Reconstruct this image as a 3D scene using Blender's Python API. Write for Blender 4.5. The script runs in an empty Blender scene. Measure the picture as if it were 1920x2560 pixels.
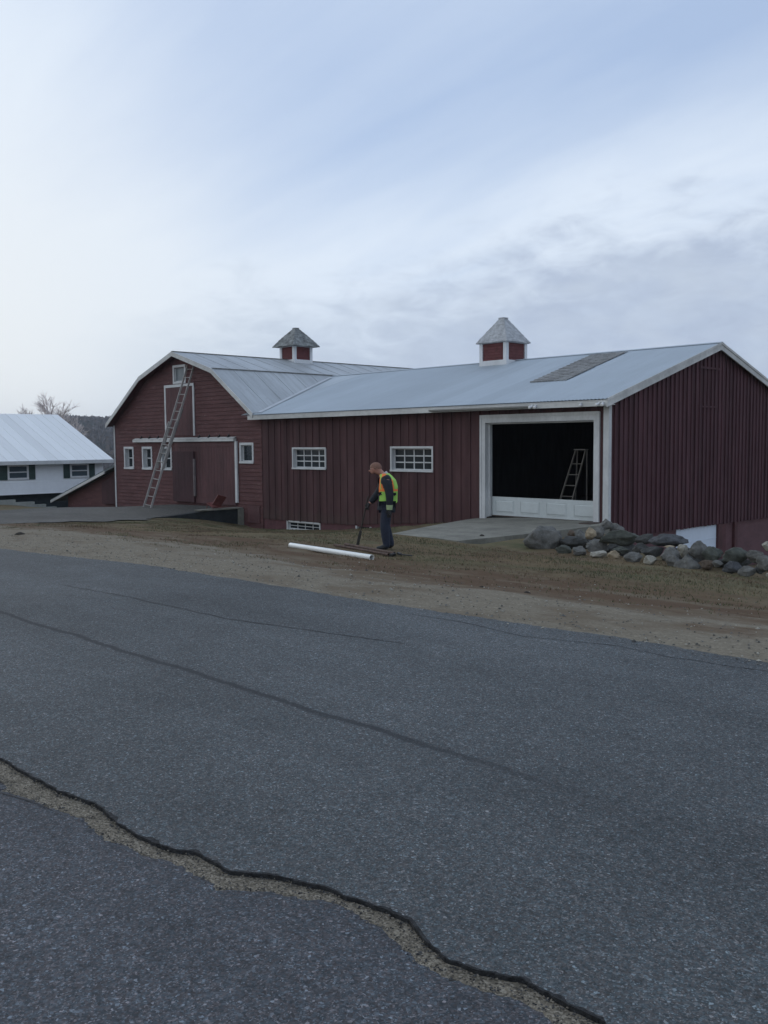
import bpy, math, random
import numpy as np
from mathutils import Vector, Matrix, noise
random.seed(7); rng = np.random.default_rng(7)
S = bpy.context.scene
COL = S.collection
R = math.radians

# ------------------------------------------------------------------ mesh helpers
class MB:
    def __init__(s): s.v = []; s.f = []; s.m = []; s.sm = []
    def add(s, vs, fs, mi=0, smooth=False):
        b = len(s.v); s.v += [tuple(v) for v in vs]
        for f in fs: s.f.append([b + i for i in f]); s.m.append(mi); s.sm.append(smooth)
    def box(s, x0, x1, y0, y1, z0, z1, mi=0):
        s.add([(x0,y0,z0),(x1,y0,z0),(x1,y1,z0),(x0,y1,z0),(x0,y0,z1),(x1,y0,z1),(x1,y1,z1),(x0,y1,z1)],
              [(0,3,2,1),(4,5,6,7),(0,1,5,4),(1,2,6,5),(2,3,7,6),(3,0,4,7)], mi)
    def bar(s, a, b, w, h, up=(0,0,1), mi=0):
        a = Vector(a); b = Vector(b); d = (b-a).normalized(); u = Vector(up)
        r = d.cross(u)
        if r.length < 1e-4: r = d.cross(Vector((1,0,0)))
        r.normalize(); u = r.cross(d).normalized(); r *= w/2; u *= h/2
        s.add([a-r-u,a+r-u,a+r+u,a-r+u,b-r-u,b+r-u,b+r+u,b-r+u],
              [(0,1,2,3),(7,6,5,4),(1,0,4,5),(2,1,5,6),(3,2,6,7),(0,3,7,4)], mi)
    def tube(s, a, b, r0, r1=None, n=12, mi=0, caps=True, smooth=True):
        if r1 is None: r1 = r0
        a = Vector(a); b = Vector(b); d = (b-a).normalized()
        u = d.cross(Vector((0,0,1)))
        if u.length < 1e-3: u = d.cross(Vector((1,0,0)))
        u.normalize(); w = d.cross(u)
        vs = []
        for c, r in ((a,r0),(b,r1)):
            for i in range(n):
                t = 2*math.pi*i/n; vs.append(c + (u*math.cos(t)+w*math.sin(t))*r)
        s.add(vs, [(i,(i+1)%n,n+(i+1)%n,n+i) for i in range(n)], mi, smooth)
        if caps: s.add(vs, [tuple(range(n))[::-1], tuple(range(n,2*n))], mi)
    def prism(s, pts, a0, a1, axis='y', mi=0):
        # polygon pts (2-D) extruded along axis between a0 and a1
        n = len(pts)
        def P(p, a): return {'y':(p[0],a,p[1]), 'x':(a,p[0],p[1]), 'z':(p[0],p[1],a)}[axis]
        s.add([P(p,a0) for p in pts]+[P(p,a1) for p in pts],
              [(i,(i+1)%n,n+(i+1)%n,n+i) for i in range(n)]+[tuple(range(n))[::-1], tuple(range(n,2*n))], mi)
    def build(s, name, mats, parent=None, bevel=0):
        me = bpy.data.meshes.new(name)
        off = Vector(parent_loc(parent)) if parent is not None else Vector((0,0,0))
        me.from_pydata([(v[0]-off.x, v[1]-off.y, v[2]-off.z) for v in s.v], [], s.f)
        if not isinstance(mats, (list,tuple)): mats = [mats]
        for m in mats: me.materials.append(m)
        me.polygons.foreach_set('material_index', s.m)
        me.polygons.foreach_set('use_smooth', s.sm)
        me.update()
        o = bpy.data.objects.new(name, me); COL.objects.link(o)
        if parent is not None: o.parent = parent
        if bevel:
            b = o.modifiers.new('bevel','BEVEL'); b.width = bevel; b.segments = 2; b.limit_method = 'ANGLE'
        return o
def parent_loc(p):
    v = Vector((0,0,0))
    while p is not None: v += p.location; p = p.parent
    return v
def tag(o, label, cat, group=None, kind=None):
    if label: o['label'] = label
    if cat: o['category'] = cat
    if group: o['group'] = group
    if kind: o['kind'] = kind
    return o
def empty(name, loc, label, cat, group=None):
    o = bpy.data.objects.new(name, None); COL.objects.link(o); o.location = loc
    o.empty_display_size = .2
    return tag(o, label, cat, group)
def struct(o): o['kind'] = 'structure'; return o

# ------------------------------------------------------------------ material helpers
class NT:
    def __init__(s, name):
        s.mat = bpy.data.materials.new(name); s.mat.use_nodes = True
        s.t = s.mat.node_tree; s.t.nodes.clear()
        s.out = s.n('ShaderNodeOutputMaterial'); s.b = s.n('ShaderNodeBsdfPrincipled')
        s.l(s.b.outputs[0], s.out.inputs[0]); s.tc = None
    def n(s, typ, **k):
        nd = s.t.nodes.new(typ)
        for a, v in k.items(): setattr(nd, a, v)
        return nd
    def l(s, a, b): s.t.links.new(a, b)
    def co(s, scale=(1,1,1), loc=(0,0,0)):
        if s.tc is None: s.tc = s.n('ShaderNodeTexCoord')
        m = s.n('ShaderNodeMapping'); m.inputs['Scale'].default_value = scale; m.inputs['Location'].default_value = loc
        s.l(s.tc.outputs['Object'], m.inputs[0]); return m.outputs[0]
    def noise(s, scale, detail=4, rough=.55, st=(1,1,1), loc=(0,0,0), color=False):
        nd = s.n('ShaderNodeTexNoise'); nd.inputs['Scale'].default_value = scale
        nd.inputs['Detail'].default_value = detail; nd.inputs['Roughness'].default_value = rough
        s.l(s.co(st, loc), nd.inputs['Vector']); return nd.outputs['Color' if color else 'Fac']
    def vor(s, scale, st=(1,1,1), out='Color', feature='F1'):
        nd = s.n('ShaderNodeTexVoronoi', feature=feature); nd.inputs['Scale'].default_value = scale
        s.l(s.co(st), nd.inputs['Vector']); return nd.outputs[out]
    def ramp(s, fac, stops, interp='LINEAR'):
        nd = s.n('ShaderNodeValToRGB'); cr = nd.color_ramp; cr.interpolation = interp
        while len(cr.elements) < len(stops): cr.elements.new(.5)
        for e, (p, c) in zip(cr.elements, stops):
            e.position = p; e.color = (c, c, c, 1) if not isinstance(c, (tuple,list)) else (*c[:3], 1)
        s.l(fac, nd.inputs[0]); return nd.outputs[0]
    def mix(s, fac, a, b, mode='MIX'):
        nd = s.n('ShaderNodeMix', data_type='RGBA', blend_type=mode)
        for v, i in ((fac, 0), (a, 6), (b, 7)):
            if hasattr(v, 'links'): s.l(v, nd.inputs[i])
            elif i == 0: nd.inputs[0].default_value = v
            else: nd.inputs[i].default_value = (*v[:3], 1) if isinstance(v, (tuple,list)) else (v,v,v,1)
        return nd.outputs[2]
    def math(s, op, a, b=0, c=None):
        nd = s.n('ShaderNodeMath', operation=op)
        for i, v in enumerate((a, b) if c is None else (a, b, c)):
            if hasattr(v, 'links'): s.l(v, nd.inputs[i])
            else: nd.inputs[i].default_value = v
        return nd.outputs[0]
    def xyz(s):
        nd = s.n('ShaderNodeSeparateXYZ'); s.l(s.co(), nd.inputs[0]); return nd.outputs
    def mrange(s, v, a, b, c=0, d=1):
        nd = s.n('ShaderNodeMapRange', interpolation_type='SMOOTHSTEP')
        s.l(v, nd.inputs[0])
        for i, q in enumerate((a,b,c,d)): nd.inputs[i+1].default_value = q
        return nd.outputs[0]
    def bump(s, h, strength=.3, dist=.01):
        nd = s.n('ShaderNodeBump'); nd.inputs['Strength'].default_value = strength; nd.inputs['Distance'].default_value = dist
        s.l(h, nd.inputs['Height']); s.l(nd.outputs[0], s.b.inputs['Normal'])
    def fin(s, col, rough=.7, spec=.5, metal=0):
        if hasattr(col, 'links'): s.l(col, s.b.inputs['Base Color'])
        else: s.b.inputs['Base Color'].default_value = (*col, 1)
        if hasattr(rough, 'links'): s.l(rough, s.b.inputs['Roughness'])
        else: s.b.inputs['Roughness'].default_value = rough
        s.b.inputs['Specular IOR Level'].default_value = spec
        s.b.inputs['Metallic'].default_value = metal
        return s.mat

def plain(name, c, rough=.7, var=.25, scale=6, st=(1,1,1), spec=.4, bump=0, bscale=60, metal=0):
    t = NT(name)
    n1 = t.noise(scale, 5, .6, st); n2 = t.noise(scale*7, 3, .6, st)
    f = t.ramp(n1, [(.3, 1-var), (.7, 1+var*.6)]); g = t.ramp(n2, [(.3, 1-var*.5), (.7, 1+var*.3)])
    col = t.mix(1, t.mix(1, tuple(c), f, 'MULTIPLY'), g, 'MULTIPLY')
    if bump: t.bump(t.noise(bscale, 3, .6, st), bump, .01)
    return t.fin(col, rough, spec, metal)

def wood_red(name, base, worn, wear=.62, st=(1,1,1), board=None, splash=None):
    t = NT(name)
    a = t.noise(3.2, 6, .65, st); b = t.noise(26, 5, .7, st); big = t.noise(.45, 3, .5)
    col = t.mix(t.ramp(a, [(.35, 0), (.7, 1)]), tuple(c*.72 for c in base), tuple(c*1.18 for c in base))
    col = t.mix(t.ramp(big, [(.35, 0), (.65, .5)]), col, tuple(c*.8 for c in base))
    X = t.xyz()
    if board:
        i_ = t.math('FLOOR', t.math('DIVIDE', X[board[0]], board[1])); wn_ = t.n('ShaderNodeTexWhiteNoise', noise_dimensions='1D'); t.l(i_, wn_.inputs['W'])
        col = t.mix(1, col, t.ramp(wn_.outputs['Value'], [(0, .80), (1, 1.16)]), 'MULTIPLY')
    fade = t.noise(1.1, 5, .65, (1,1,.35)); col = t.mix(t.ramp(fade, [(.5, 0), (.75, .45)]), col, (base[0]*.75+.03, base[1]*.6+.03, base[2]*.6+.03))
    if splash is not None:
        sp_ = t.math('ADD', X[2], t.math('MULTIPLY', t.noise(3, 4, .7), -.5)); col = t.mix(t.math('MULTIPLY', t.mrange(sp_, splash+.25, splash-.25), .25), col, (.085, .070, .055))
    m = t.math('MULTIPLY', t.ramp(b, [(wear, 0), (wear+.06, 1)]), t.ramp(a, [(.48, 0), (.6, 1)]))
    col = t.mix(m, col, worn)
    t.bump(b, .25, .004)
    return t.fin(col, .78, .25)

RED = (.135, .052, .050)
M = {}
M['batten'] = wood_red('red_batten_wood', (.082, .040, .041), (.16, .11, .10), .68, (1,1,.25), (0, .335), .05)
M['gable'] = wood_red('maroon_batten_wood', (.090, .040, .047), (.16, .11, .10), .72, (1,1,.25), (1, .225), None)
M['clap'] = wood_red('weathered_red_clapboard', (.114, .052, .051), (.26, .19, .165), .60, (.35,1,1.6))
M['redtrim'] = plain('dark_red_trim', (.085, .03, .032), .7, .3, 5)
M['doorred'] = plain('red_barn_door_paint', (.100, .045, .046), .75, .3, 2, (1,1,.3), bump=.2)
M['darkdoor'] = plain('dark_maroon_door', (.058, .024, .027), .75, .3, 3, (1,1,.3))
M['white'] = plain('weathered_white_paint', (.56, .57, .57), .6, .16, 2.2, (1,1,.5), bump=.1)
M['fascia'] = plain('grey_white_fascia_paint', (.56, .56, .54), .6, .22, 1.6, (.5,1,1), bump=.1)
M['cupwhite'] = plain('white_cupola_paint', (.66, .67, .68), .6, .12, 2)
M['doorwhite'] = plain('white_garage_door_paint', (.52, .56, .56), .5, .1, 2)
M['foundation'] = plain('red_foundation', (.115, .05, .055), .85, .3, 3, bump=.3)
M['basement'] = plain('basement_red_wall', (.13, .065, .07), .85, .2, 2, (1,1,2), bump=.3)
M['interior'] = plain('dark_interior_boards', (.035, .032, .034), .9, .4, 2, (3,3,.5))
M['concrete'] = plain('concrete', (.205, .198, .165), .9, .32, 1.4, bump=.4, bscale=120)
M['darkconcrete'] = plain('near_black_concrete', (.025, .030, .032), .9, .5, 2.5, bump=.3)  # one near-black tone for the ramp wall and garage floor
M['darkwood'] = plain('old_dark_plank', (.075, .055, .045), .85, .4, 5, (1,1,4))
M['rust'] = plain('rusty_steel', (.10, .062, .048), .8, .5, 12, bump=.3)
M['black'] = plain('black_metal', (.02, .02, .02), .5, .3, 8)
M['pvc'] = plain('white_plastic_pipe', (.78, .80, .78), .35, .08, 1.5, spec=.5)
M['alu'] = plain('weathered_ladder_aluminium', (.36, .34, .32), .6, .2, 4, metal=.05)
M['alubright'] = plain('stepladder_aluminium', (.26, .245, .22), .45, .15, 4, metal=.2)
M['brushgrey'] = plain('grey_grip_grey', (.17, .17, .165), .6, .2, 4, metal=.3)
M['shutter'] = plain('dark_green_shutter', (.03, .06, .055), .6, .2, 6)
M['sidingwhite'] = plain('white_vinyl_siding', (.80, .83, .86), .6, .06, 1)
M['redmetal'] = plain('faded_red_paint', (.17, .055, .05), .5, .35, 9)
M['gutter'] = plain('galvanised_gutter', (.45, .46, .46), .45, .15, 3, metal=.3)
M['lamp'] = plain('floodlight_glass', (.8, .8, .78), .2, .05, 3)
M['debris'] = plain('dark_clod', (.03, .024, .018), .95, .5, 20, bump=.5)

def glass(name, c, rough=.12):
    t = NT(name); n = t.noise(1.5, 2)
    t.bump(t.noise(3, 2), .05, .02)
    return t.fin(t.mix(n, tuple(x*.7 for x in c), tuple(x*1.3 for x in c)), rough, .35)
M['glass'] = glass('dark_window_glass', (.012, .018, .022))
M['glasspale'] = glass('painted_sky_reflection_glass', (.16, .185, .20), .3)  # pale sky reflection painted into the loft pane's colour
M['glassmid'] = glass('farmhouse_window_glass', (.06, .085, .10), .15)

def metal_roof(name, base, axis, seam, stain=.3, dirt=(.22,.22,.21), grey_beyond=None, rough=.5):
    t = NT(name); X = t.xyz(); c = X[0] if axis == 'x' else X[1]
    idx = t.math('FLOOR', t.math('DIVIDE', c, seam))
    wn = t.n('ShaderNodeTexWhiteNoise', noise_dimensions='1D'); t.l(idx, wn.inputs['W'])
    st = (6, .6, .6) if axis == 'x' else (.6, 6, .6)
    streak = t.noise(1.1, 5, .6, st); big = t.noise(.5, 4, .6); fine = t.noise(5, 5, .65)
    col = t.mix(t.ramp(wn.outputs['Value'], [(0, 0), (1, 1)]), tuple(x*.93 for x in base), tuple(x*1.05 for x in base))
    col = t.mix(t.ramp(streak, [(.45, 0), (.8, stain)]), col, dirt)
    col = t.mix(t.ramp(big, [(.45, 0), (.75, stain*.9)]), col, tuple(x*.72 for x in base))
    col = t.mix(t.ramp(fine, [(.62, 0), (.72, stain*.8)]), col, dirt)
    if grey_beyond is not None:
        k = t.mrange(X[0], grey_beyond-.02, grey_beyond+.02)
        col = t.mix(k, col, t.mix(1, col, (.93, .92, .89), 'MULTIPLY'))
    return t.fin(col, rough, .5, .15)
M['roof_main'] = metal_roof('painted_corrugated_roof', (.44, .50, .56), 'x', .66, .30, (.33,.36,.38), -15.97)
M['roof_gam'] = metal_roof('old_sheet_roof', (.42, .445, .46), 'y', .92, .62, (.19,.19,.18))
M['roof_house'] = metal_roof('pale_house_roof', (.78, .79, .785), 'y', .5, .1, (.4,.4,.4))
M['roof_lean'] = plain('leanto_roof', (.10, .12, .125), .6, .3, 3)

def shingle(name, base, moss=None, sx=.22, sz=.13):
    t = NT(name)
    n = t.noise(2.5, 5, .7); n2 = t.noise(18, 4, .7)
    br = t.n('ShaderNodeTexBrick'); br.inputs['Scale'].default_value = 1
    br.inputs['Brick Width'].default_value = sx; br.inputs['Row Height'].default_value = sz
    br.inputs['Mortar Size'].default_value = .008; br.inputs['Color1'].default_value = (*base,1)
    br.inputs['Color2'].default_value = (*[c*.75 for c in base],1); br.inputs['Mortar'].default_value = (*[c*.35 for c in base],1)
    t.l(t.co(), br.inputs['Vector'])
    col = t.mix(t.ramp(n2, [(.4,0),(.7,.5)]), br.outputs[0], tuple(c*.6 for c in base))
    if moss: col = t.mix(t.ramp(n, [(.45, 0), (.62, .8)]), col, moss)
    t.bump(n2, .4, .01)
    return t.fin(col, .9, .2)
M['shingle_patch'] = shingle('brown_grey_shingles', (.20, .195, .185))
M['cup_roof'] = plain('silvered_wood_shingles', (.42, .43, .44), .8, .35, 7, bump=.4, bscale=40)
M['cup_roof_moss'] = plain('mossy_weathered_shingles', (.235, .245, .24), .9, .6, 5, bump=.5, bscale=30)

# asphalt -------------------------------------------------------------
def asphalt(name, tint=(1,1,1), k=1.0, tarline=False, seed=0):
    t = NT(name); X = t.xyz()
    v1 = t.vor(105, out='Color'); v2 = t.vor(190, out='Color')
    sep = t.n('ShaderNodeSeparateColor'); t.l(v1, sep.inputs[0])
    sep2 = t.n('ShaderNodeSeparateColor'); t.l(v2, sep2.inputs[0])
    stone = t.ramp(sep.outputs[0], [(0, .040), (.45, .062), (.78, .088), (.94, .125), (1, .23)])
    stone2 = t.ramp(sep2.outputs[1], [(0, .040), (.5, .064), (.85, .095), (1, .19)])
    col = t.mix(t.ramp(t.noise(60, 2), [(.45, 0), (.55, 1)]), stone, stone2)
    hue = t.mix(t.ramp(sep.outputs[2], [(.2, 0), (.8, 1)]), (1.10*tint[0], 1.0*tint[1], .97*tint[2]), (.90*tint[0], 1.0*tint[1], 1.05*tint[2]))
    col = t.mix(1, col, hue, 'MULTIPLY')
    blot = t.noise(.7, 5, .6, (.5,1,1)); mid = t.noise(6, 5, .7); med = t.noise(32, 3, .6)
    col = t.mix(1, col, t.ramp(blot, [(.3, .82*k), (.7, 1.16*k)]), 'MULTIPLY')
    col = t.mix(1, col, t.ramp(mid, [(.3, .88), (.7, 1.1)]), 'MULTIPLY')
    col = t.mix(1, col, t.ramp(med, [(.3, .8), (.7, 1.22)]), 'MULTIPLY')
    wheel = t.math('ADD', t.math('ABSOLUTE', t.math('SUBTRACT', t.math('ABSOLUTE', t.math('SUBTRACT', X[1], 4.3)), .85)), t.math('MULTIPLY', blot, .5))
    col = t.mix(1, col, t.ramp(wheel, [(.15, .90), (.75, 1.06)]), 'MULTIPLY')
    patch = t.noise(.35, 4, .6, (.6,1,1), (7,3,0)); col = t.mix(1, col, t.ramp(patch, [(.35, .84), (.65, 1.13)]), 'MULTIPLY')
    if tarline:
        wob = t.noise(1.3, 3, .5, (1, 0, 0)); edge = t.noise(14, 4, .7)
        d = t.math('ABSOLUTE', t.math('ADD', t.math('SUBTRACT', X[1], 3.50), t.math('MULTIPLY', t.math('SUBTRACT', wob, .5), -.16)))
        d = t.math('ADD', d, t.math('MULTIPLY', t.math('SUBTRACT', edge, .5), .055))
        m = t.mrange(d, .045, .012)
        gaps = t.ramp(t.noise(.9, 3, .6, (1,0,0), (3.1,0,0)), [(.30, .15), (.38, 1)])
        fade = t.math('MULTIPLY', t.mrange(X[0], -1.6, -3.6), gaps)
        col = t.mix(t.math('MULTIPLY', t.math('MULTIPLY', m, fade), .78), col, (.03, .032, .036))
        # dusty fine gravel creeping over the far edge
        e = t.mrange(t.math('ADD', X[1], t.math('MULTIPLY', t.noise(7, 5, .7, (.6,1,1)), .5)), 6.72, 7.1)
        col = t.mix(t.math('MULTIPLY', e, .55), col, (.20, .175, .135))
    h = t.math('ADD', sep.outputs[0], t.math('MULTIPLY', sep2.outputs[1], .5))
    t.bump(h, .55, .003)
    return t.fin(col, .86, .18)
M['asphalt'] = asphalt('asphalt_far_lane', (.945, 1.02, 1.05), 1.22, True)
M['asphalt_near'] = asphalt('asphalt_near_lane', (.96, 1.0, 1.08), 1.0)
M['drive'] = asphalt('driveway_asphalt', (1.06, 1.03, .94), 1.18)
def sand():
    t = NT('sand_filled_joint'); v = t.vor(150, out='Color'); sep = t.n('ShaderNodeSeparateColor'); t.l(v, sep.inputs[0])
    n = t.noise(13, 6, .75)
    col = t.ramp(sep.outputs[0], [(0, (.045,.040,.034)), (.18, (.12,.106,.084)), (.6, (.175,.152,.116)), (1, (.29,.26,.21))])
    col = t.mix(1, col, t.ramp(n, [(.30,.45),(.48,.95),(.7,1.15)]), 'MULTIPLY')
    t.bump(sep.outputs[0], .6, .004)
    return t.fin(col, .95, .1)
M['sand'] = sand()
M['tar'] = plain('black_tar_crack', (.018, .019, .022), .8, .4, 20)

# ground --------------------------------------------------------------
def ground_mat():
    t = NT('verge_ground'); X = t.xyz()
    n1 = t.noise(.55, 6, .62, (.38,1,1)); n2 = t.noise(1.7, 6, .65, (.45,1.1,1)); n3 = t.noise(9, 5, .7, (.6,1,1))
    v = t.vor(55, out='Color'); sep = t.n('ShaderNodeSeparateColor'); t.l(v, sep.inputs[0])
    grain = t.ramp(sep.outputs[0], [(0,.82),(.6,1.0),(.95,1.1),(1,1.4)])
    gravel = t.mix(1, (.212, .186, .142), grain, 'MULTIPLY')
    gravel = t.mix(t.ramp(n3, [(.4,0),(.7,.45)]), gravel, (.125, .105, .08))
    gravel = t.mix(t.ramp(n2, [(.48,0),(.66,.6)]), gravel, (.125, .095, .066))
    dirt = t.mix(n3, (.135, .090, .056), (.078, .050, .033))
    dirt = t.mix(t.ramp(n2, [(.48,0),(.64,.75)]), dirt, (.165, .138, .098))
    g1 = t.mix(t.ramp(n2,[(.35,0),(.62,1)]), (.082, .088, .046), (.158, .128, .076))
    g1 = t.mix(t.ramp(n1, [(.38,0),(.60,.85)]), g1, (.158, .110, .066))
    g1 = t.mix(t.ramp(n3, [(.35,.35),(.6,0)]), g1, (.062, .064, .038))
    # distance from the road edge, disturbed
    d = t.math('ADD', X[1], t.math('MULTIPLY', t.math('SUBTRACT', n1, .5), 4.2))
    d = t.math('ADD', d, t.math('MULTIPLY', t.math('SUBTRACT', n2, .5), 2.2))
    # the gravel shoulder is wider to the left (x < -12)
    d = t.math('SUBTRACT', d, t.math('MULTIPLY', t.mrange(X[0], -7.5, -13.5), 1.5))
    f1 = t.mrange(d, 7.3, 8.0); f2 = t.mrange(t.math('SUBTRACT', d, t.math('MULTIPLY', t.mrange(X[0], -10.5, -7), .9)), 8.8, 10.6)
    # worn spots inside the grass
    f2 = t.math('MULTIPLY', f2, t.ramp(t.noise(.9, 5, .6, (.35,1,1), (5,2,0)), [(.34,.15),(.48,1)]))
    col = t.mix(f1, gravel, dirt); col = t.mix(f2, col, g1)
    t.bump(t.math('ADD', n3, t.math('MULTIPLY', sep.outputs[0], .2)), .5, .03)
    return t.fin(col, .95, .08)
M['ground'] = ground_mat()
def rock_mat(name, base, lichen, amt=.5):
    t = NT(name); n = t.noise(5, 6, .7); n2 = t.noise(22, 5, .7)
    oi = t.n('ShaderNodeObjectInfo')
    col = t.mix(t.ramp(n, [(.35,0),(.65,1)]), tuple(c*.62 for c in base), tuple(c*1.25 for c in base))
    col = t.mix(t.ramp(n2, [(.55,0),(.68,amt)]), col, lichen)
    t.bump(n2, .7, .02)
    return t.fin(col, .9, .2)
M['rock'] = rock_mat('grey_fieldstone', (.14,.138,.128), (.24,.25,.23))
M['rockdark'] = rock_mat('dark_fieldstone', (.070,.071,.068), (.11,.115,.105), .35)
M['rockgreen'] = rock_mat('mossy_fieldstone', (.082,.088,.076), (.13,.14,.11), .6)
M['rockpale'] = rock_mat('pale_fieldstone', (.32,.305,.26), (.42,.41,.37), .4)
M['rocktan'] = rock_mat('tan_fieldstone', (.30,.245,.17), (.38,.34,.27), .4)
M['rockblue'] = rock_mat('bluish_fieldstone', (.080,.083,.088), (.14,.145,.145), .4)
M['rockbrown'] = rock_mat('brown_fieldstone', (.11,.085,.065), (.16,.14,.11), .4)

# ------------------------------------------------------------------ terrain
CTRL = [(-12.1,11.8,-.35),(-13.9,11,-.33),(-11,10.7,-.32),(-9,9,-.2),(-6,8.5,-.12),(-10.8,14.3,-.53),(-9.5,14,-.48),(-8,13.7,-.47),(-6.8,13.5,-.45),(-5.5,13.1,-.42),
 (0,12,-.42),(5,12,-.45),(-3,10,-.25),(-14.4,14,-.37),(-12.6,14.6,-.41),(-12.1,16,-.41),(-14,17,-.385),(-16,19.2,-.5),(-12.4,19.2,-.385),(-14,19.3,-.385),(-15.8,18,-.42),
 (-17.5,19,-.75),(-20,19,-.95),(-22,19,-1.15),(-24,19,-1.25),(-26,19,-1.38),(-26.8,19.2,-1.34),(-26.8,17.8,-1.04),(-26.8,16.4,-.86),
 (-18,14,-.60),(-18,16,-.80),(-20,16,-.95),(-22,17,-1.12),(-20,12,-.50),(-22,14,-.68),(-24.2,15.5,-.8),(-24,10,-.45),(-22.5,12,-.52),(-25.6,13.4,-.72),
 (-28,11,-.78),(-33,13.2,-.82),(-30,16,-.79),(-29,19.3,-.72),(-31.5,19.3,-.76),(-34,19.3,-.98),(-36.2,19.3,-1.06),(-39,19.6,-1.28),(-42,19.8,-1.47),
 (-43.9,20.3,-1.68),(-43.6,17.5,-1.13),(-40,15,-1.0),(-36,10,-.88),(-45,12,-1.15),(-55,15,-1.7),(-55,30,-3),(-46,30,-2.6),(-44,26,-2.3),(-34,8,-.6),
 (-10.2,17.6,-1.7),(-8,16.6,-1.7),(-5,15.8,-1.6),(-10,21,-1.95),(-11,25,-2.1),(-5,25,-2.25),(-5,20,-2.1),(5,20,-2.2),(-8,15.1,-.55),(-9.6,15.3,-.5),(-6.5,14.6,-.5),(-10.8,15.6,-.5),
 (-11.5,18,-.55),(-20,32,-1.8),(-30,38,-2.6),(-12,32,-2.4),(0,35,-2.8),(10,16,-1.8),(10,9,-.25)]
CP = np.array(CTRL); _r = np.hypot(CP[:,None,0]-CP[None,:,0], CP[:,None,1]-CP[None,:,1])
_A = np.zeros((len(CP)+3,)*2); _A[:len(CP),:len(CP)] = -_r - 0*np.eye(len(CP)); _A[:len(CP),:len(CP)] += -.02*np.eye(len(CP))*0
_P = np.c_[np.ones(len(CP)), CP[:,:2]]; _A[:len(CP),len(CP):] = _P; _A[len(CP):,:len(CP)] = _P.T
_W = np.linalg.solve(_A, np.r_[CP[:,2], 0,0,0])
def zroad(x): return -.025*np.maximum(0, -9-np.asarray(x, float))*(1/(1+np.maximum(0,-9-np.asarray(x,float))*.004))
def sstep(a, b, v):
    t = np.clip((v-a)/(b-a), 0, 1); return t*t*(3-2*t)
def height(x, y):
    x = np.asarray(x, float); y = np.asarray(y, float)
    sh = x.shape; x = x.ravel(); y = y.ravel()
    cx = np.clip(x, -60, 14); cy = np.clip(y, 6, 40)
    r = np.hypot(cx[:,None]-CP[None,:,0], cy[:,None]-CP[None,:,1])
    z = -(r@_W[:len(CP)]) + _W[-3] + _W[-2]*cx + _W[-1]*cy
    k = sstep(6.9, 9.2, y); z = zroad(x)*(1-k) + z*k
    z = np.where(y < 6.9, zroad(x), z)
    dist = np.hypot(x+15, y-12)
    far = -3.2 - 10*sstep(60, 420, dist)
    kf = sstep(38, 90, dist)*sstep(6.9, 25, y)
    z = z*(1-kf) + far*kf
    z = np.where(y < 6.9, np.where(y < -3, zroad(x)-.2*sstep(-3, -8, -y*-1), zroad(x)), z)
    return z.reshape(sh)
base_height = height
def micro(x, y):
    if not (6.9 < y < 22 and -40 < x < 0) or (x > -16.6 and x < -11.2 and y > 13.4) or x < -27.0: return 0.0
    p = Vector((x*.9, y*1.5, 0)); return (noise.noise(p)*.035 + noise.noise(p*3.1)*.018)*float(sstep(6.9, 8.0, y))
def height(x, y):
    z = base_height(x, y); x = np.asarray(x, float); y = np.asarray(y, float)
    q = np.array([micro(a, b) for a, b in zip(x.ravel(), y.ravel())]).reshape(z.shape)
    return z+q

def grid_obj(name, xs, ys, zf, mat, jitter=None):
    X, Y = np.meshgrid(xs, ys); Z = zf(X, Y)
    v = np.c_[X.ravel(), Y.ravel(), Z.ravel()]; nx, ny = len(xs), len(ys)
    i = np.arange(nx*ny).reshape(ny, nx)
    f = np.stack([i[:-1,:-1], i[:-1,1:], i[1:,1:], i[1:,:-1]], -1).reshape(-1, 4)
    me = bpy.data.meshes.new(name); me.from_pydata(v.tolist(), [], f.tolist())
    me.polygons.foreach_set('use_smooth', [True]*len(f)); me.materials.append(mat); me.update()
    o = bpy.data.objects.new(name, me); COL.objects.link(o); return o
xs = np.unique(np.r_[-3000,-2000,-1200,-800,-600,-450,-350,-260,-200,-150,-120,-95,-80,-70, np.arange(-62,-38,1.), np.arange(-38,-3,.22), np.arange(-3,20,1.), 25,35,50,80,120,200,350,600,1000,2000,3000])
ys = np.unique(np.r_[-3000,-1500,-600,-200,-80,-40,-20,-10,-6,-3,0,3,5.6,6.2, np.arange(6.5,20.4,.18), np.arange(20.5,42,1.), 46,52,60,70,85,100,130,170,230,300,400,550,800,1200,2000,3000])
def zg(X, Y):
    Z = height(X, Y)
    Z = np.where(Y < 5.5, Z-.12, np.where(Y < 6.75, Z-.012, Z))             # bed of the road
    Z = np.where((X > -16.5) & (X < -11.9) & (Y > 14.2) & (Y<20.4), Z-.14, Z)
    Z = np.where((X > -44) & (X < -12.0) & (Y > 20.2) & (Y < 34), Z-.9, Z)
    return Z
struct(grid_obj('ground', xs, ys, zg, M['ground']))

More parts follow.
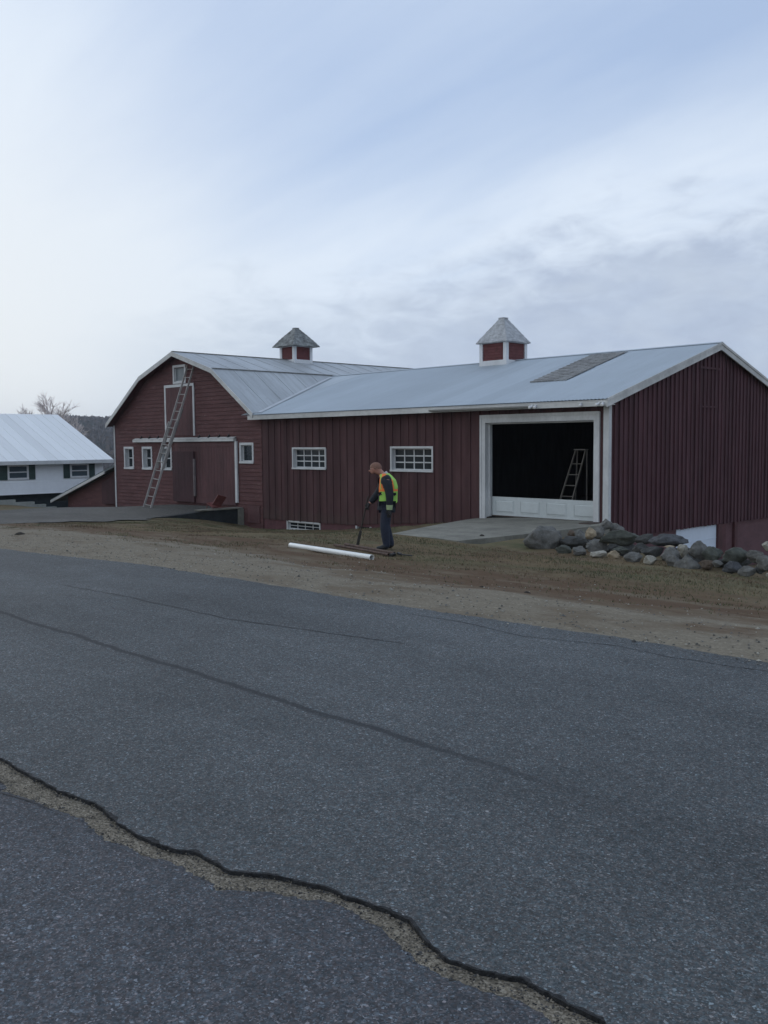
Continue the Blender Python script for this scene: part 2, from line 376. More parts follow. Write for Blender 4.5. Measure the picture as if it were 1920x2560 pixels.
# ------------------------------------------------------------------ road
U = [(-4.72,1.827),(-4.30,1.825),(-3.97,1.843),(-3.81,1.878),(-3.39,1.840),(-3.12,1.880),(-3.06,1.926),(-2.93,1.938),(-2.81,1.926),(-2.67,2.037),(-2.47,2.094),(-2.29,2.130),(-2.21,2.142),(-2.10,2.142),(-1.89,2.067),(-1.80,2.064),(-1.69,2.096),(-1.61,2.136),(-1.50,2.136),(-1.37,2.133),(-1.32,2.127)]
Lw = [(-4.35,1.677),(-4.12,1.744),(-3.77,1.802),(-3.46,1.779),(-3.22,1.827),(-3.07,1.867),(-2.90,1.866),(-2.78,1.857),(-2.65,1.967),(-2.40,2.089),(-2.17,2.095),(-1.93,2.021),(-1.83,2.035),(-1.69,2.069),(-1.58,2.096),(-1.49,2.089),(-1.43,2.080)]
ux, uy = np.array(U).T; lx, ly = (np.array(Lw)*.988).T
def fr(x, s, seed): return noise.fractal(Vector((x*s, seed, 0)), .9, 2.2, 6)
def yU(x):
    b = np.interp(x, ux, uy)
    if x < ux[0] or x > ux[-1]: b += .12*noise.noise(Vector((x*.6, 3, 0)))
    return b + .014*fr(x, 7, 1.3) + .006*fr(x, 22, 6)
def yL(x):
    b = np.interp(x, lx, ly)
    if x < lx[0]: b = yU(x) - .12 - .03*noise.noise(Vector((x*2, 9, 0)))
    if x > lx[-1]: b = yU(x) - .06
    return min(b + .018*fr(x, 11, 7.7) + .016*fr(x, 38, 2), yU(x)-.022)
def yE(x):
    pts = [(-80,6.6),(-40,6.6),(-14.8,6.42),(-11.5,6.6),(-9.25,6.43),(-6.6,6.44),(-5.6,6.51),(-3.8,6.65),(-2.8,6.61),(40,6.6)]
    return np.interp(x, [p[0] for p in pts], [p[1] for p in pts]) + .05*fr(x, 1.6, 4) + .03*fr(x, 9, 2)
rx = np.unique(np.round(np.r_[np.arange(-90,-20,2.), np.arange(-20,-6,.12), np.arange(-6,-.6,.016), np.arange(-.6,2,.1), np.arange(2,45,2.)], 3))
mb = MB(); rows = 10; vs = []
for x in rx:
    a, b = yU(x), yE(x); z = float(zroad(x))
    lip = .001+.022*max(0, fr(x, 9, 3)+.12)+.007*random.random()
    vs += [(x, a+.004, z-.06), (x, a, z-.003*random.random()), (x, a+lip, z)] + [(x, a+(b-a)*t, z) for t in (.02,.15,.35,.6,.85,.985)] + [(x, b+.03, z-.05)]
n = rows
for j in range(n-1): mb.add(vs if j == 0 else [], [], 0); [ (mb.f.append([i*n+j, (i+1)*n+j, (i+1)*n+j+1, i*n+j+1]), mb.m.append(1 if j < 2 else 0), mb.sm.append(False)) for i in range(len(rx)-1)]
struct(mb.build('road', [M['asphalt'], plain('shade_dark_asphalt_edge', (.030,.031,.033), .95, .85, 45, bump=.8, bscale=140)]))  # shade of the raised edge face painted near-black, plus the tar-stained lip
mb = MB(); vs = []
for x in rx:
    b = yL(x); z = float(zroad(x))-.010
    vs += [(x, -3, z), (x, b-.6, z), (x, b-.03, z), (x, b, z-.006), (x, b+.004, z-.03)]
mb.add(vs, [(i*5+j, (i+1)*5+j, (i+1)*5+j+1, i*5+j+1) for i in range(len(rx)-1) for j in range(4)])
struct(mb.build('road', M['asphalt_near']))
mb = MB(); vs = []
for x in rx:
    a, b = yU(x)+.02, yL(x)-.012; z = float(zroad(x))
    for j in range(6):
        t = j/5; q = noise.noise(Vector((x*14, t*4, 2)))*.006
        vs.append((x, b+(a-b)*t, z-.011-.008*t+q*.7+.005*noise.noise(Vector((x*3.3, 6, 1)))*t+(-.004 if j == 0 else 0)))
mb.add(vs, [(i*6+j, (i+1)*6+j, (i+1)*6+j+1, i*6+j+1) for i in range(len(rx)-1) for j in range(5)], 0, True)
struct(mb.build('road_joint_sand', M['sand']))
def grit():
    m = MB()
    for i in range(2600):
        x = rng.uniform(-6, -.8); a, b = yU(x), yL(x); y = rng.choice([b+rng.normal(0,.012), a-.012+rng.normal(0,.008), rng.uniform(b, a)])
        q_ = rng.uniform(.0015, .005)*(1.7 if rng.random() < .06 else 1); t0 = rng.uniform(0, 6.28); c, d = math.cos(t0)*q_, math.sin(t0)*q_; z = -.012 if y > b else -.0095
        m.add([(x+c,y+d,z),(x-d,y+c*.8,z),(x-c*.9,y-d,z),(x+d*.8,y-c,z),(x+c*.2,y,z+q_*.8)], [(0,1,4),(1,2,4),(2,3,4),(3,0,4)], int(rng.integers(0,3)))
    tag(m.build('grit', [M['tar'], M['rocktan_g'], M['rockdark_g']]), 'crumbs of asphalt and grit spilled along the sandy road crack', 'grit', kind='stuff')
M['rocktan_g'] = plain('tan_grit', (.20,.175,.14), .9, .3, 40); M['rockdark_g'] = plain('asphalt_crumbs', (.07,.07,.07), .9, .3, 40)
grit()
def ribbon(name, pts, w, zoff, rough=.03):
    P = []
    for (a, b) in zip(pts[:-1], pts[1:]):
        L = math.dist(a, b); k = max(2, int(L/.04))
        P += [(a[0]+(b[0]-a[0])*i/k, a[1]+(b[1]-a[1])*i/k) for i in range(k)]
    P.append(pts[-1]); vs = []
    for i, (x, y) in enumerate(P):
        e = min(1, i/6, (len(P)-1-i)/6); ww = w*(.35+.9*abs(fr(x, 7, 5)))*max(.1, e)
        y += rough*fr(x, 2.6, 8); z = float(zroad(x))+zoff
        vs += [(x, y-ww/2, z), (x, y+ww/2, z)]
    m = MB(); m.add(vs, [(2*i, 2*i+2, 2*i+3, 2*i+1) for i in range(len(P)-1)])
    return struct(m.build(name, M['tar']))
ribbon('road_crack', [(-10.48,4.79),(-8.57,4.8),(-6.96,4.83),(-5.28,5.15),(-5.0,5.2)], .022, .003)
ribbon('road_crack', [(-6.18,6.14),(-5.33,6.17),(-4.58,6.06),(-3.85,6.28),(-3.34,6.22),(-2.66,6.3),(-1,6.3)], .016, .003)
ribbon('road_crack', [(-4.45,1.585),(-4.27,1.635),(-4.18,1.663),(-4.07,1.690),(-3.92,1.715),(-3.8,1.72)], .012, -.007, .012)

# driveway sheet (left) and concrete apron before the garage
def sheet(name, poly, mat, lift, step=.3, rag=.12):
    # clip a grid by polygon with ragged outline: triangulated fan rows
    import bmesh
    pts = []
    for (a, b) in zip(poly, poly[1:]+poly[:1]):
        L = math.dist(a, b); k = max(1, int(L/.25))
        for i in range(k):
            x = a[0]+(b[0]-a[0])*i/k; y = a[1]+(b[1]-a[1])*i/k
            q = rag*fr(x+y*1.7, 1.2, 3); pts.append((x+q*.5, y+q))
    bm = bmesh.new(); f = bm.faces.new([bm.verts.new((x, y, 0)) for x, y in pts])
    bmesh.ops.triangulate(bm, faces=[f])
    x0 = min(p[0] for p in pts); x1 = max(p[0] for p in pts); y0 = min(p[1] for p in pts); y1 = max(p[1] for p in pts)
    for c in np.arange(x0+step, x1, step): bmesh.ops.bisect_plane(bm, geom=bm.verts[:]+bm.edges[:]+bm.faces[:], plane_co=(c,0,0), plane_no=(1,0,0))
    for c in np.arange(y0+step, y1, step): bmesh.ops.bisect_plane(bm, geom=bm.verts[:]+bm.edges[:]+bm.faces[:], plane_co=(0,c,0), plane_no=(0,1,0))
    Z = height(np.array([v.co.x for v in bm.verts]), np.array([v.co.y for v in bm.verts]))
    for v, z in zip(bm.verts, Z): v.co.z = z+lift
    me = bpy.data.meshes.new(name); bm.normal_update(); bm.to_mesh(me); bm.free(); me.materials.append(mat)
    for p in me.polygons: p.use_smooth = True
    o = bpy.data.objects.new(name, me); COL.objects.link(o); return struct(o)
sheet('driveway', [(-27.25,19.38),(-27.25,16.4),(-26.1,14.6),(-25.6,13.2),(-27,11.8),(-29.5,10.1),(-33,6.3),(-42,6.3),(-38,10.5),(-35.5,14),(-36.4,17),(-36.3,19.38)], M['drive'], .03, .35, .5)
def apron():
    m = MB(); X = np.linspace(-16.4, -11.95, 24); Y = np.linspace(13.95, 19.58, 26); vs = []
    for y in Y:
        for x in X:
            t = (y-13.95)/5.63
            # apron narrows towards the road as a fan
            xl = -14.3 + (-16.35+14.3)*t**1.1; xr = -12.3 + .28*min(1,t*2)
            s_ = (x+16.4)/4.45; xx = xl+(xr-xl)*s_
            yy = y + .25*math.sin(s_*2.6)*(1-t) + .05*noise.noise(Vector((xx*2, t*5, 0)))*(1-t)
            vs.append((xx, yy, float(height(xx, yy))*0 + (-.385 - .012*(1-t) - .10*max(0, (-14.6-xx)/1.8)*t)))
    nx = len(X)
    m.add(vs, [(j*nx+i, j*nx+i+1, (j+1)*nx+i+1, (j+1)*nx+i) for j in range(len(Y)-1) for i in range(nx-1)], 0, True)
    # front and side drop
    fr_ = [vs[i] for i in range(nx)]; m.add(fr_+[(x,y,z-.12) for x,y,z in fr_], [(i+1,i,nx+i,nx+i+1) for i in range(nx-1)])
    sd = [vs[j*nx+nx-1] for j in range(len(Y))]; k = len(sd); m.add(sd+[(x,y,z-.9) for x,y,z in sd], [(i+1,i,k+i,k+i+1) for i in range(k-1)])
    sd = [vs[j*nx] for j in range(len(Y))]; m.add(sd+[(x,y,z-.4) for x,y,z in sd], [(i,i+1,k+i+1,k+i) for i in range(k-1)])
    return struct(m.build('apron', M['concrete']))
apron()

# grass ------------------------------------------------------------------
def grass():
    N = 130000
    x = rng.uniform(-30, -3, N); y = 8.2 + (19.3-8.2)*rng.beta(1.3, 1.2, N)
    k = np.array([noise.fractal(Vector((a*.38, b*1.0, 0)), .8, 2, 4) for a, b in zip(x, y)])
    thr = .30 - sstep(8.3, 11.5, y - 2.0*sstep(-8.5, -15.5, x))*.62
    keep = k + rng.normal(0, .22, N) > thr
    bad = ((x > -16.6) & (x < -11.4) & (y > 13.9)) | (x < -26.9) | ((x < -25.2) & (y < 15.3) & (y > 10)) | ((y > 14.2) & (x > -11.4))
    keep &= ~bad; x = x[keep]; y = y[keep]; k = k[keep]; n = len(x)
    z = height(x, y) - .005
    h = rng.uniform(.010, .030, n)*(1+.6*np.clip(k, 0, 1)); a = rng.uniform(0, 2*np.pi, n); w = rng.uniform(.004, .009, n)
    lx_, ly_ = rng.normal(0, .55, n)*h, rng.normal(0, .55, n)*h
    dx, dy = np.cos(a)*w, np.sin(a)*w
    v = np.empty((n, 3, 3)); v[:,0] = np.c_[x-dx, y-dy, z]; v[:,1] = np.c_[x+dx, y+dy, z]; v[:,2] = np.c_[x+lx_, y+ly_, z+h+.01]
    me = bpy.data.meshes.new('grass'); me.vertices.add(3*n); me.vertices.foreach_set('co', v.ravel())
    me.loops.add(3*n); me.loops.foreach_set('vertex_index', np.arange(3*n)); me.polygons.add(n)
    me.polygons.foreach_set('loop_start', np.arange(0, 3*n, 3)); me.polygons.foreach_set('loop_total', np.full(n, 3))
    cols = [plain('grass_olive', (.108,.112,.058), .9, .4, 2), plain('grass_straw', (.19,.150,.092), .9, .3, 2), plain('grass_brown', (.145,.104,.066), .9, .4, 2)]
    for c in cols: me.materials.append(c)
    kk = np.array([noise.noise(Vector((a*.5, b*1.3, 5))) for a, b in zip(x, y)]) + rng.normal(0, .22, n) + .12*sstep(14, 18, y) + .1*sstep(-9, -5, x)
    me.polygons.foreach_set('material_index', np.where(kk > .08, 0, np.where(kk > -.14, 1, 2)).astype(np.int32))
    me.update(calc_edges=True); me.validate()
    o = bpy.data.objects.new('grass', me); COL.objects.link(o)
    tag(o, 'short patchy dormant grass on the verge in front of the barn', 'grass', kind='stuff')
grass()
def pebbles():
    N = 3000; x = rng.uniform(-19, -1.5, N); y = 6.3 + rng.gamma(1.6, .75, N); m = MB()
    z = height(x, y)
    for i in range(N):
        s = rng.uniform(.004, .014)*(1.8 if rng.random() < .04 else 1); a = rng.uniform(0, 6.28)
        c, q = math.cos(a)*s, math.sin(a)*s; h = s*rng.uniform(.5, .9); X, Y, Zz = x[i], y[i], z[i] + (.003 if y[i] > yE(x[i]) else .004)
        m.add([(X+c,Y+q,Zz),(X-q,Y+c*.8,Zz),(X-c*.9,Y-q,Zz),(X+q*.8,Y-c,Zz),(X+c*.2,Y,Zz+h)], [(0,1,4),(1,2,4),(2,3,4),(3,0,4)], int(rng.integers(0,3)))
    o = m.build('gravel', [M['rockpale'], M['rock'], M['rockdark']])
    tag(o, 'loose gravel strewn along the far edge of the road', 'gravel', kind='stuff')
pebbles()
# dark clods and stones on the verge
for i, (x, y, s, lb) in enumerate([(-18.87,7.9,.10,'flat dark clod lying alone on the gravel at the far left'),
        (-12.54,15.14,.05,'small dark lump lying on the concrete apron'),
        (-6.68,8.07,.035,'dark pebble lying on the gravel nearer the road, left of another'),
        (-6.0,8.0,.035,'dark pebble on the gravel, the right one of a close pair'),
        (-8.01,9.0,.03,'dark clod on the brown dirt to the right of the pipe end')]):
    m = MB(); n = 10; vs = []
    for j in range(4):
        for q in range(n):
            t = 2*math.pi*q/n; rr = s*math.cos(j/3.2*1.45)*(1+.35*noise.noise(Vector((math.cos(t)*2, math.sin(t)*2, i*3+j))))
            vs.append((x+rr*math.cos(t)*1.3, y+rr*math.sin(t), 0))
    zb = float(height(x, y)) + (.02 if i == 1 else 0)
    vs = [(v[0], v[1], zb-.01+s*.45*(k//n)/2.4+.1*s*noise.noise(Vector((v[0]*30, v[1]*30, 0)))) for k, v in enumerate(vs)]
    m.add(vs, [(j*n+q, j*n+(q+1)%n, (j+1)*n+(q+1)%n, (j+1)*n+q) for j in range(3) for q in range(n)]+[tuple(range(3*n,4*n))], 0, False)
    tag(m.build('clod', M['debris']), lb, 'clod', 'dark clods on the verge')

# ------------------------------------------------------------------ walls with openings
def clip_cols(z0, z1, holes):       # subtract z-intervals
    segs = [(z0, z1)]
    for a, b in holes:
        out = []
        for s0, s1 in segs:
            if b <= s0 or a >= s1: out.append((s0, s1)); continue
            if a > s0: out.append((s0, a))
            if b < s1: out.append((b, s1))
        segs = out
    return [s for s in segs if s[1]-s[0] > .004]
def batten_wall(a0, a1, zb, ztop, pitch, bw, bt, holes, place, base_t=.03):
    """board and batten wall; place(a, depth, z) -> xyz; holes (a0,a1,z0,z1); ztop/zb functions of a"""
    m = MB()
    def slab(p, q, d0, d1, z0a, z1a, z1b=None, z0b=None):
        z1b = z1a if z1b is None else z1b; z0b = z0a if z0b is None else z0b
        P = [place(p,d0,z0a),place(q,d0,z0b),place(q,d0,z1b),place(p,d0,z1a),place(p,d1,z0a),place(q,d1,z0b),place(q,d1,z1b),place(p,d1,z1a)]
        m.add(P, [(0,1,2,3),(5,4,7,6),(1,5,6,2),(4,0,3,7),(3,2,6,7),(0,4,5,1)])
    cuts = sorted(set([a0, a1] + [h[i] for h in holes for i in (0,1) if a0 < h[i] < a1] + list(np.arange(a0+pitch, a1, pitch))))
    for p, q in zip(cuts[:-1], cuts[1:]):
        mid = (p+q)/2; hs = [(h[2], h[3]) for h in holes if h[0] <= mid <= h[1]]
        segs = clip_cols(zb(mid), min(ztop(p), ztop(q)), hs)
        for i, (s0, s1) in enumerate(segs):
            if i == len(segs)-1: slab(p, q, 0, -base_t, s0, ztop(p), ztop(q))
            else: slab(p, q, 0, -base_t, s0, s1)
    for c in np.arange(a0+pitch, a1-bw*.5, pitch):
        j = random.uniform(-.008, .008); p, q = c-bw/2+j, c+bw/2+j; d = bt*random.uniform(.8, 1.2)
        hs = [(h[2], h[3]) for h in holes if h[0]-bw/2 < c < h[1]+bw/2]
        for s0, s1 in clip_cols(zb(c)-random.uniform(0,.02), min(ztop(p), ztop(q))-.004, hs): slab(p, q, d, 0.0005, s0, s1)
    return m
def window(parent, x0, x1, z0, z1, yw, cols, rows, casing=.09, recess=.10, pane='glass', proud=.035, wm='white', sill=True, bar=.022):
    """window in a wall plane facing -y. outer casing size x0..x1, z0..z1. Part 'window' with sub-part 'pane'."""
    f = MB(); c = casing; yo = yw-proud; yi = yw+recess
    f.box(x0, x1, yo, yw+.01, z1-c, z1); f.box(x0, x1, yo-(.02 if sill else 0), yw+.012, z0, z0+c*.9)
    f.box(x0, x0+c, yo+.002, yw+.01, z0+c*.9, z1-c); f.box(x1-c, x1, yo+.002, yw+.01, z0+c*.9, z1-c)
    a, b, p, q = x0+c, x1-c, z0+c*.9, z1-c
    t = .018     # reveal boards
    f.box(a-t, a, yw+.011, yi+.03, p, q); f.box(b, b+t, yw+.011, yi+.03, p, q); f.box(a, b, yw+.013, yi+.03, q, q+t); f.box(a, b, yw+.013, yi+.03, p-t, p)
    s = .03     # sash
    f.box(a, b, yi-.03, yi-.002, q-s, q-.001); f.box(a, b, yi-.03, yi-.002, p+.001, p+s)
    f.box(a+.001, a+s, yi-.028, yi-.003, p+s, q-s); f.box(b-s, b-.001, yi-.028, yi-.003, p+s, q-s)
    for i in range(1, cols):
        x = a+s+(b-a-2*s)*i/cols; f.box(x-bar/2, x+bar/2, yi-.024, yi-.004, p+s, q-s)
    for i in range(1, rows):
        z = p+s+(q-p-2*s)*i/rows; f.box(a+s, b-s, yi-.026, yi-.005, z-bar/2, z+bar/2)
    w = f.build('window', M[wm], parent)
    g = MB(); g.box(a, b, yi, yi+.006, p, q); g.build('pane', M[pane], w)
    return (a-t, b+t, p-t, q+t)

Y0 = 19.4; X0 = -12.14
# ================================================================== main barn
barn = empty('barn', (-19, 19.4, -1.0), 'long low dark red board and batten barn with grey metal roof and open garage bay', 'barn')
SL = (4.30-2.60)/(24.83-19.05)
def zroof(y): return 2.60 + SL*(y-19.05) if y <= 24.83 else 4.30 - SL*(y-24.83)
holes = []
holes.append(window(barn, -24.22, -22.50, .75, 1.47, Y0, 4, 3, .058, .12, bar=.034))
holes.append(window(barn, -19.57, -17.84, .75, 1.49, Y0, 4, 3, .058, .12, bar=.034))
GX0, GX1, GZ0, GZ1 = -15.92, -12.53, -.40, 2.11
holes.append((GX0-.03, GX1+.03, -2, GZ1+.03))
def zbot(x): return np.interp(x, [-26,-21.3,-21.2,-16.1,-12.2], [-1.0,-.95,-.93,-.56,-.42])
w = batten_wall(-25.88, -12.26, zbot, lambda a: 2.60, .335, .058, .024, holes, lambda a, d, z: (a, Y0-d, z))
w.build('front_wall', M['batten'], barn)
# foundation course and its windows
fh = [window(barn, -24.62, -22.87, -1.32, -.985, Y0+.03, 4, 2, .05, .10, proud=.02),
      (-21.14, -20.50, -1.30, -.99)]
v_ = MB(); v_.box(-21.14, -20.50, Y0+.13, Y0+.15, -1.3, -.99)
vv = v_.build('cellar_vent', M['interior'], barn)
for x in (-21.16, -20.52):
    v_ = MB(); v_.box(x, x+.05, Y0+.0, Y0+.12, -1.4, -.97); v_.build('post', M['white'], vv)
f = MB(); xs_ = sorted([-25.9, -16.05]+[h[i] for h in fh for i in (0,1)])
for a, b in zip(xs_[:-1], xs_[1:]):
    mid = (a+b)/2; hs = [(h[2], h[3]) for h in fh if h[0] < mid < h[1]]
    for z0, z1 in clip_cols(-2.2, -.56 if mid > -21 else -.9, hs): f.box(a, b, Y0+.035, Y0+.25, z0, z1)
f.build('foundation', M['foundation'], barn)
# gable wall (faces +x)
def gp(a, d, z): return (X0+d, a, z)
w = batten_wall(19.43, 30.2, lambda a: -.76-.004*(a-19.4), lambda a: zroof(a)-.05, .225, .10, .034, [], gp)
w.build('gable_wall', M['gable'], barn)
for q in ((X0+.036, X0+.06, 23.83, 24.95, 3.55, 3.61), (X0+.036, X0+.05, 23.85, 24.9, 2.50, 2.54)):
    h = MB(); h.box(*q); h.build('hatch_rail', M['gable'], barn)
# basement storey under the gable wall
b = MB()
for (a, c) in ((19.45, 22.86), (25.16, 30.1)): b.box(X0-.25, X0-.06, a, c, -3.2, -.74)
b.box(X0-.25, X0-.06, 22.86, 25.16, -1.0, -.74) ; b.box(X0-.6, X0-.25, 19.45, 30.1, -3.2, -.8)
b.build('basement_wall', M['basement'], barn)
b = MB(); b.box(X0-.10, X0-.045, 22.84, 25.14, -3.1, -.745)
for i in range(4): b.box(X0-.045, X0-.035, 22.84, 25.14, -1.18-.52*i, -1.165-.52*i)
b.build('basement_door', plain('white_basement_door', (.62,.69,.78), .5, .06, 1), barn)
for y0, y1 in ((25.15, 25.62), (26.19, 26.37)):
    b = MB(); b.box(X0-.06, X0+.02, y0, y1, -3.1, -.80); b.build('basement_post', M['redtrim'], barn)
# corner board and eave trims
b = MB(); b.box(-12.27, X0+.022, Y0-.035, Y0+.0, -.42, 2.50); b.box(X0+.0, X0+.022, Y0, Y0+.09, -.42, 2.50)
b.build('corner_board', M['white'], barn)
# back + left walls (plain, closing the volume)
b = MB(); b.box(-28.4, X0-.03, 30.1, 30.2, -1.5, 2.62); b.build('back_wall', M['batten'], barn)
# interior box of the garage bay
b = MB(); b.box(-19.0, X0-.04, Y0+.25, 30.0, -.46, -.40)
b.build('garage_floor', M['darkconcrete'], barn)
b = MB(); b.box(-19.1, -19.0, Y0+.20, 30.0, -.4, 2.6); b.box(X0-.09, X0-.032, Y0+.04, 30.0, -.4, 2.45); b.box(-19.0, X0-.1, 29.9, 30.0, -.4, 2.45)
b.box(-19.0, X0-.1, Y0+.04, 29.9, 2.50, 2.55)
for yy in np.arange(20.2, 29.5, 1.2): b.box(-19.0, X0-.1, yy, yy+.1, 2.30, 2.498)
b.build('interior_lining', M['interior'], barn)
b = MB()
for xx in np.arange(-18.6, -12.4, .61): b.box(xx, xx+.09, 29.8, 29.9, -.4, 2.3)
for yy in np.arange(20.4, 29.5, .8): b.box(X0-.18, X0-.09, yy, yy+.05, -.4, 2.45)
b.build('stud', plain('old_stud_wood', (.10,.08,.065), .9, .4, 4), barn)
# main roof: corrugated front slope, back slope
RX0, RX1 = -28.6, -11.97
def roof_front():
    m = MB(); n = int((RX1+26.35)/.0125); xs2 = np.linspace(-26.35, RX1, n)
    rows_ = [(19.03, zroof(19.03)), (24.83, 4.30)]; vs = []
    for (y, z) in rows_:
        for x in xs2: vs.append((x, y, z+.009*math.cos(2*math.pi*x/.105)))
    m.add(vs, [(i, i+1, n+i+1, n+i) for i in range(n-1)], 0, True)
    # part running into the gambrel roof
    m.add([(-26.35,19.03,zroof(19.03)),(-26.35,24.83,4.30),(-28.75,24.83,4.30),(-27.2,21.0,zroof(21.0)),(-26.6,19.03,zroof(19.03))], [(0,1,2,3,4)])
    # underside
    m.add([(-26.35,19.05,zroof(19.05)-.05),(RX1,19.05,zroof(19.05)-.05),(RX1,24.83,4.25),(-28.4,24.83,4.25)], [(3,2,1,0)])
    # back slope
    m.box(-30.4, RX1, 24.83, 24.84, 4.2, 4.29)
    m.add([(-30.4,24.83,4.30),(RX1,24.83,4.30),(RX1,30.6,zroof(30.6)),(-28.4,30.6,zroof(30.6))], [(0,1,2,3)])
    m.add([(-30.4,24.83,4.25),(RX1,24.83,4.25),(RX1,30.6,zroof(30.6)-.05),(-28.4,30.6,zroof(30.6)-.05)], [(3,2,1,0)])
    o = m.build('roof', M['roof_main'], barn)
    c = MB(); c.prism([(24.72,4.285),(24.83,4.325),(24.94,4.285),(24.83,4.31)], -29.2, RX1+.02, 'x'); c.build('ridge_cap', M['roof_main'], o)
    # shingled patch
    p = MB(); rows = 16
    for i in range(rows):
        ya = 21.25+(24.6-21.25)*i/rows; yb = 21.25+(24.6-21.25)*(i+1)/rows+.02
        x = -15.86
        while x < -14.66:
            wdt = random.uniform(.14,.24); xe = min(x+wdt, -14.62); za = zroof(ya)+.038+random.uniform(-.003,.006); zb_ = zroof(yb)+.02
            sk = (ya-21.3)*-.045
            p.add([(x+sk,ya,za),(xe-.006+sk,ya,za),(xe-.006+sk,yb,zb_),(x+sk,yb,zb_),(x+sk,ya,za-.03),(xe-.006+sk,ya,za-.03)], [(0,1,2,3),(4,5,1,0)], random.choice((0,0,1)))
            x = xe+.002
            if xe >= -14.63: break
    p.build('shingle_patch', [plain('shingle_a', (.27,.275,.275), .9, .3, 9, bump=.4), plain('shingle_b', (.22,.222,.222), .9, .3, 9, bump=.4)], o)
    # valley flashing against the gambrel
    q = MB(); pts = []
    for t in np.linspace(0, 1, 9):
        y = 19.2+(24.5-19.2)*t; z = zroof(y); x = -25.95-(z-2.67)/.673; pts.append((x, y, z+.03))
    for a_, b_ in zip(pts[:-1], pts[1:]):
        q.add([(a_[0]-.02,a_[1],a_[2]),(a_[0]+.26,a_[1],a_[2]-.006),(b_[0]+.26,b_[1],b_[2]-.006),(b_[0]-.02,b_[1],b_[2])], [(0,1,2,3)])
    q.build('valley_flashing', plain('bright_flashing', (.52,.55,.58), .45, .12, 3, metal=.2), o)
roof_front()
# eave fascia, soffit
b = MB(); b.box(-26.25, RX1-.005, 19.055, 19.08, 2.425, 2.575); b.box(-26.25, RX1-.005, 19.082, Y0-.001, 2.46, 2.475)
b.build('fascia', M['fascia'], barn)
# rake boards on the gable end
b = MB()
for (ya, yb) in ((19.06, 24.83), (24.83, 30.6)):
    za, zb2 = zroof(ya), zroof(yb)
    b.add([(RX1-.035,ya,za-.20),(RX1-.035,yb,zb2-.20),(RX1-.035,yb,zb2-.02),(RX1-.035,ya,za-.02),(RX1+.0,ya,za-.20),(RX1+.0,yb,zb2-.20),(RX1+.0,yb,zb2-.02),(RX1+.0,ya,za-.02)],
          [(0,1,2,3),(7,6,5,4),(0,4,5,1),(3,2,6,7),(0,3,7,4),(1,5,6,2)])
    b.add([(RX1+.001,ya,za-.055),(RX1+.001,yb,zb2-.055),(RX1+.001,yb,zb2+.012),(RX1+.001,ya,za+.012),(RX1+.02,ya,za-.055),(RX1+.02,yb,zb2-.055),(RX1+.02,yb,zb2+.012),(RX1+.02,ya,za+.012)],
          [(0,1,2,3),(7,6,5,4),(0,4,5,1),(3,2,6,7),(0,3,7,4),(1,5,6,2)])
b.build('rake_board', M['fascia'], barn)
# gutter length under the eave and floodlights
b = MB(); n = 10
for (x0, x1) in ((-17.6, -14.15),):
    vs = []
    for x in (x0, x1):
        for i in range(n+1):
            t = math.pi*i/n; vs.append((x, 18.985-.055*math.cos(t), 2.50-.055*math.sin(t)))
    b.add(vs, [(i, i+1, n+2+i, n+1+i) for i in range(n)], 0, True)
    b.box(x0, x1, 18.925, 18.935, 2.498, 2.508)
b.build('gutter', M['gutter'], barn)
for x in (-14.12, -14.02, -12.68, -12.17, -12.07):
    d_ = -.03 if x in (-14.12, -12.17) else .03
    b = MB(); b.box(x-.02, x+.02, 19.0, 19.056, 2.46, 2.53); b.tube((x, 19.02, 2.49), (x+d_, 18.93, 2.45), .022, .04, 10)
    fl = b.build('floodlight', M['cupwhite'], barn)
    b = MB(); b.tube((x+d_, 18.93, 2.45), (x+d_*1.15, 18.915, 2.443), .038, .025, 10); b.build('lamp_glass', M['lamp'], fl)
# garage opening: casing, reveals, the one remaining door section
b = MB()
b.box(-16.08, GX0, Y0-.05, Y0+.02, -.52, 2.305); b.box(GX1, -12.375, Y0-.05, Y0+.02, -.42, 2.305); b.box(GX0, GX1, Y0-.05, Y0+.02, GZ1, 2.305)
b.box(-16.10, -16.04, Y0-.065, Y0-.05, -.52, 2.32); b.box(-16.04, -12.36, Y0-.065, Y0-.05, 2.25, 2.32)
b.box(GX0-.028, GX0, Y0+.02, Y0+.26, -.42, GZ1+.02); b.box(GX1, GX1+.028, Y0+.02, Y0+.26, -.42, GZ1+.02); b.box(GX0, GX1, Y0+.02, Y0+.26, GZ1, GZ1+.028)
b.box(GX0+.0, GX0+.04, Y0+.10, Y0+.18, -.40, GZ1-.04); b.box(GX0, GX1, Y0+.10, Y0+.18, GZ1-.04, GZ1-.0)
b.build('garage_frame', M['white'], barn)
b = MB(); DY = Y0+.20; zt, zb3 = .125, -.375
b.box(GX0+.045, GX1-.005, DY, DY+.045, zb3, zt)
W = (GX1-GX0-.05); pw = W/4
for i in range(4):
    a = GX0+.045+pw*i+.13; c = a+pw-.24; z0, z1 = zb3+.09, zt-.10
    # raised panel with bevelled edges
    b.add([(a,DY-.001,z0),(c,DY-.001,z0),(c,DY-.001,z1),(a,DY-.001,z1),(a+.03,DY-.016,z0+.03),(c-.03,DY-.016,z0+.03),(c-.03,DY-.016,z1-.03),(a+.03,DY-.016,z1-.03)],
          [(0,1,5,4),(1,2,6,5),(2,3,7,6),(3,0,4,7),(4,5,6,7)])
    b.box(a-.015, a-.002, DY-.008, DY, z0-.012, z1+.012); b.box(c+.002, c+.015, DY-.008, DY, z0-.012, z1+.012)
    b.box(a-.002, c+.002, DY-.008, DY, z1+.002, z1+.014); b.box(a-.002, c+.002, DY-.008, DY, z0-.014, z0-.002)
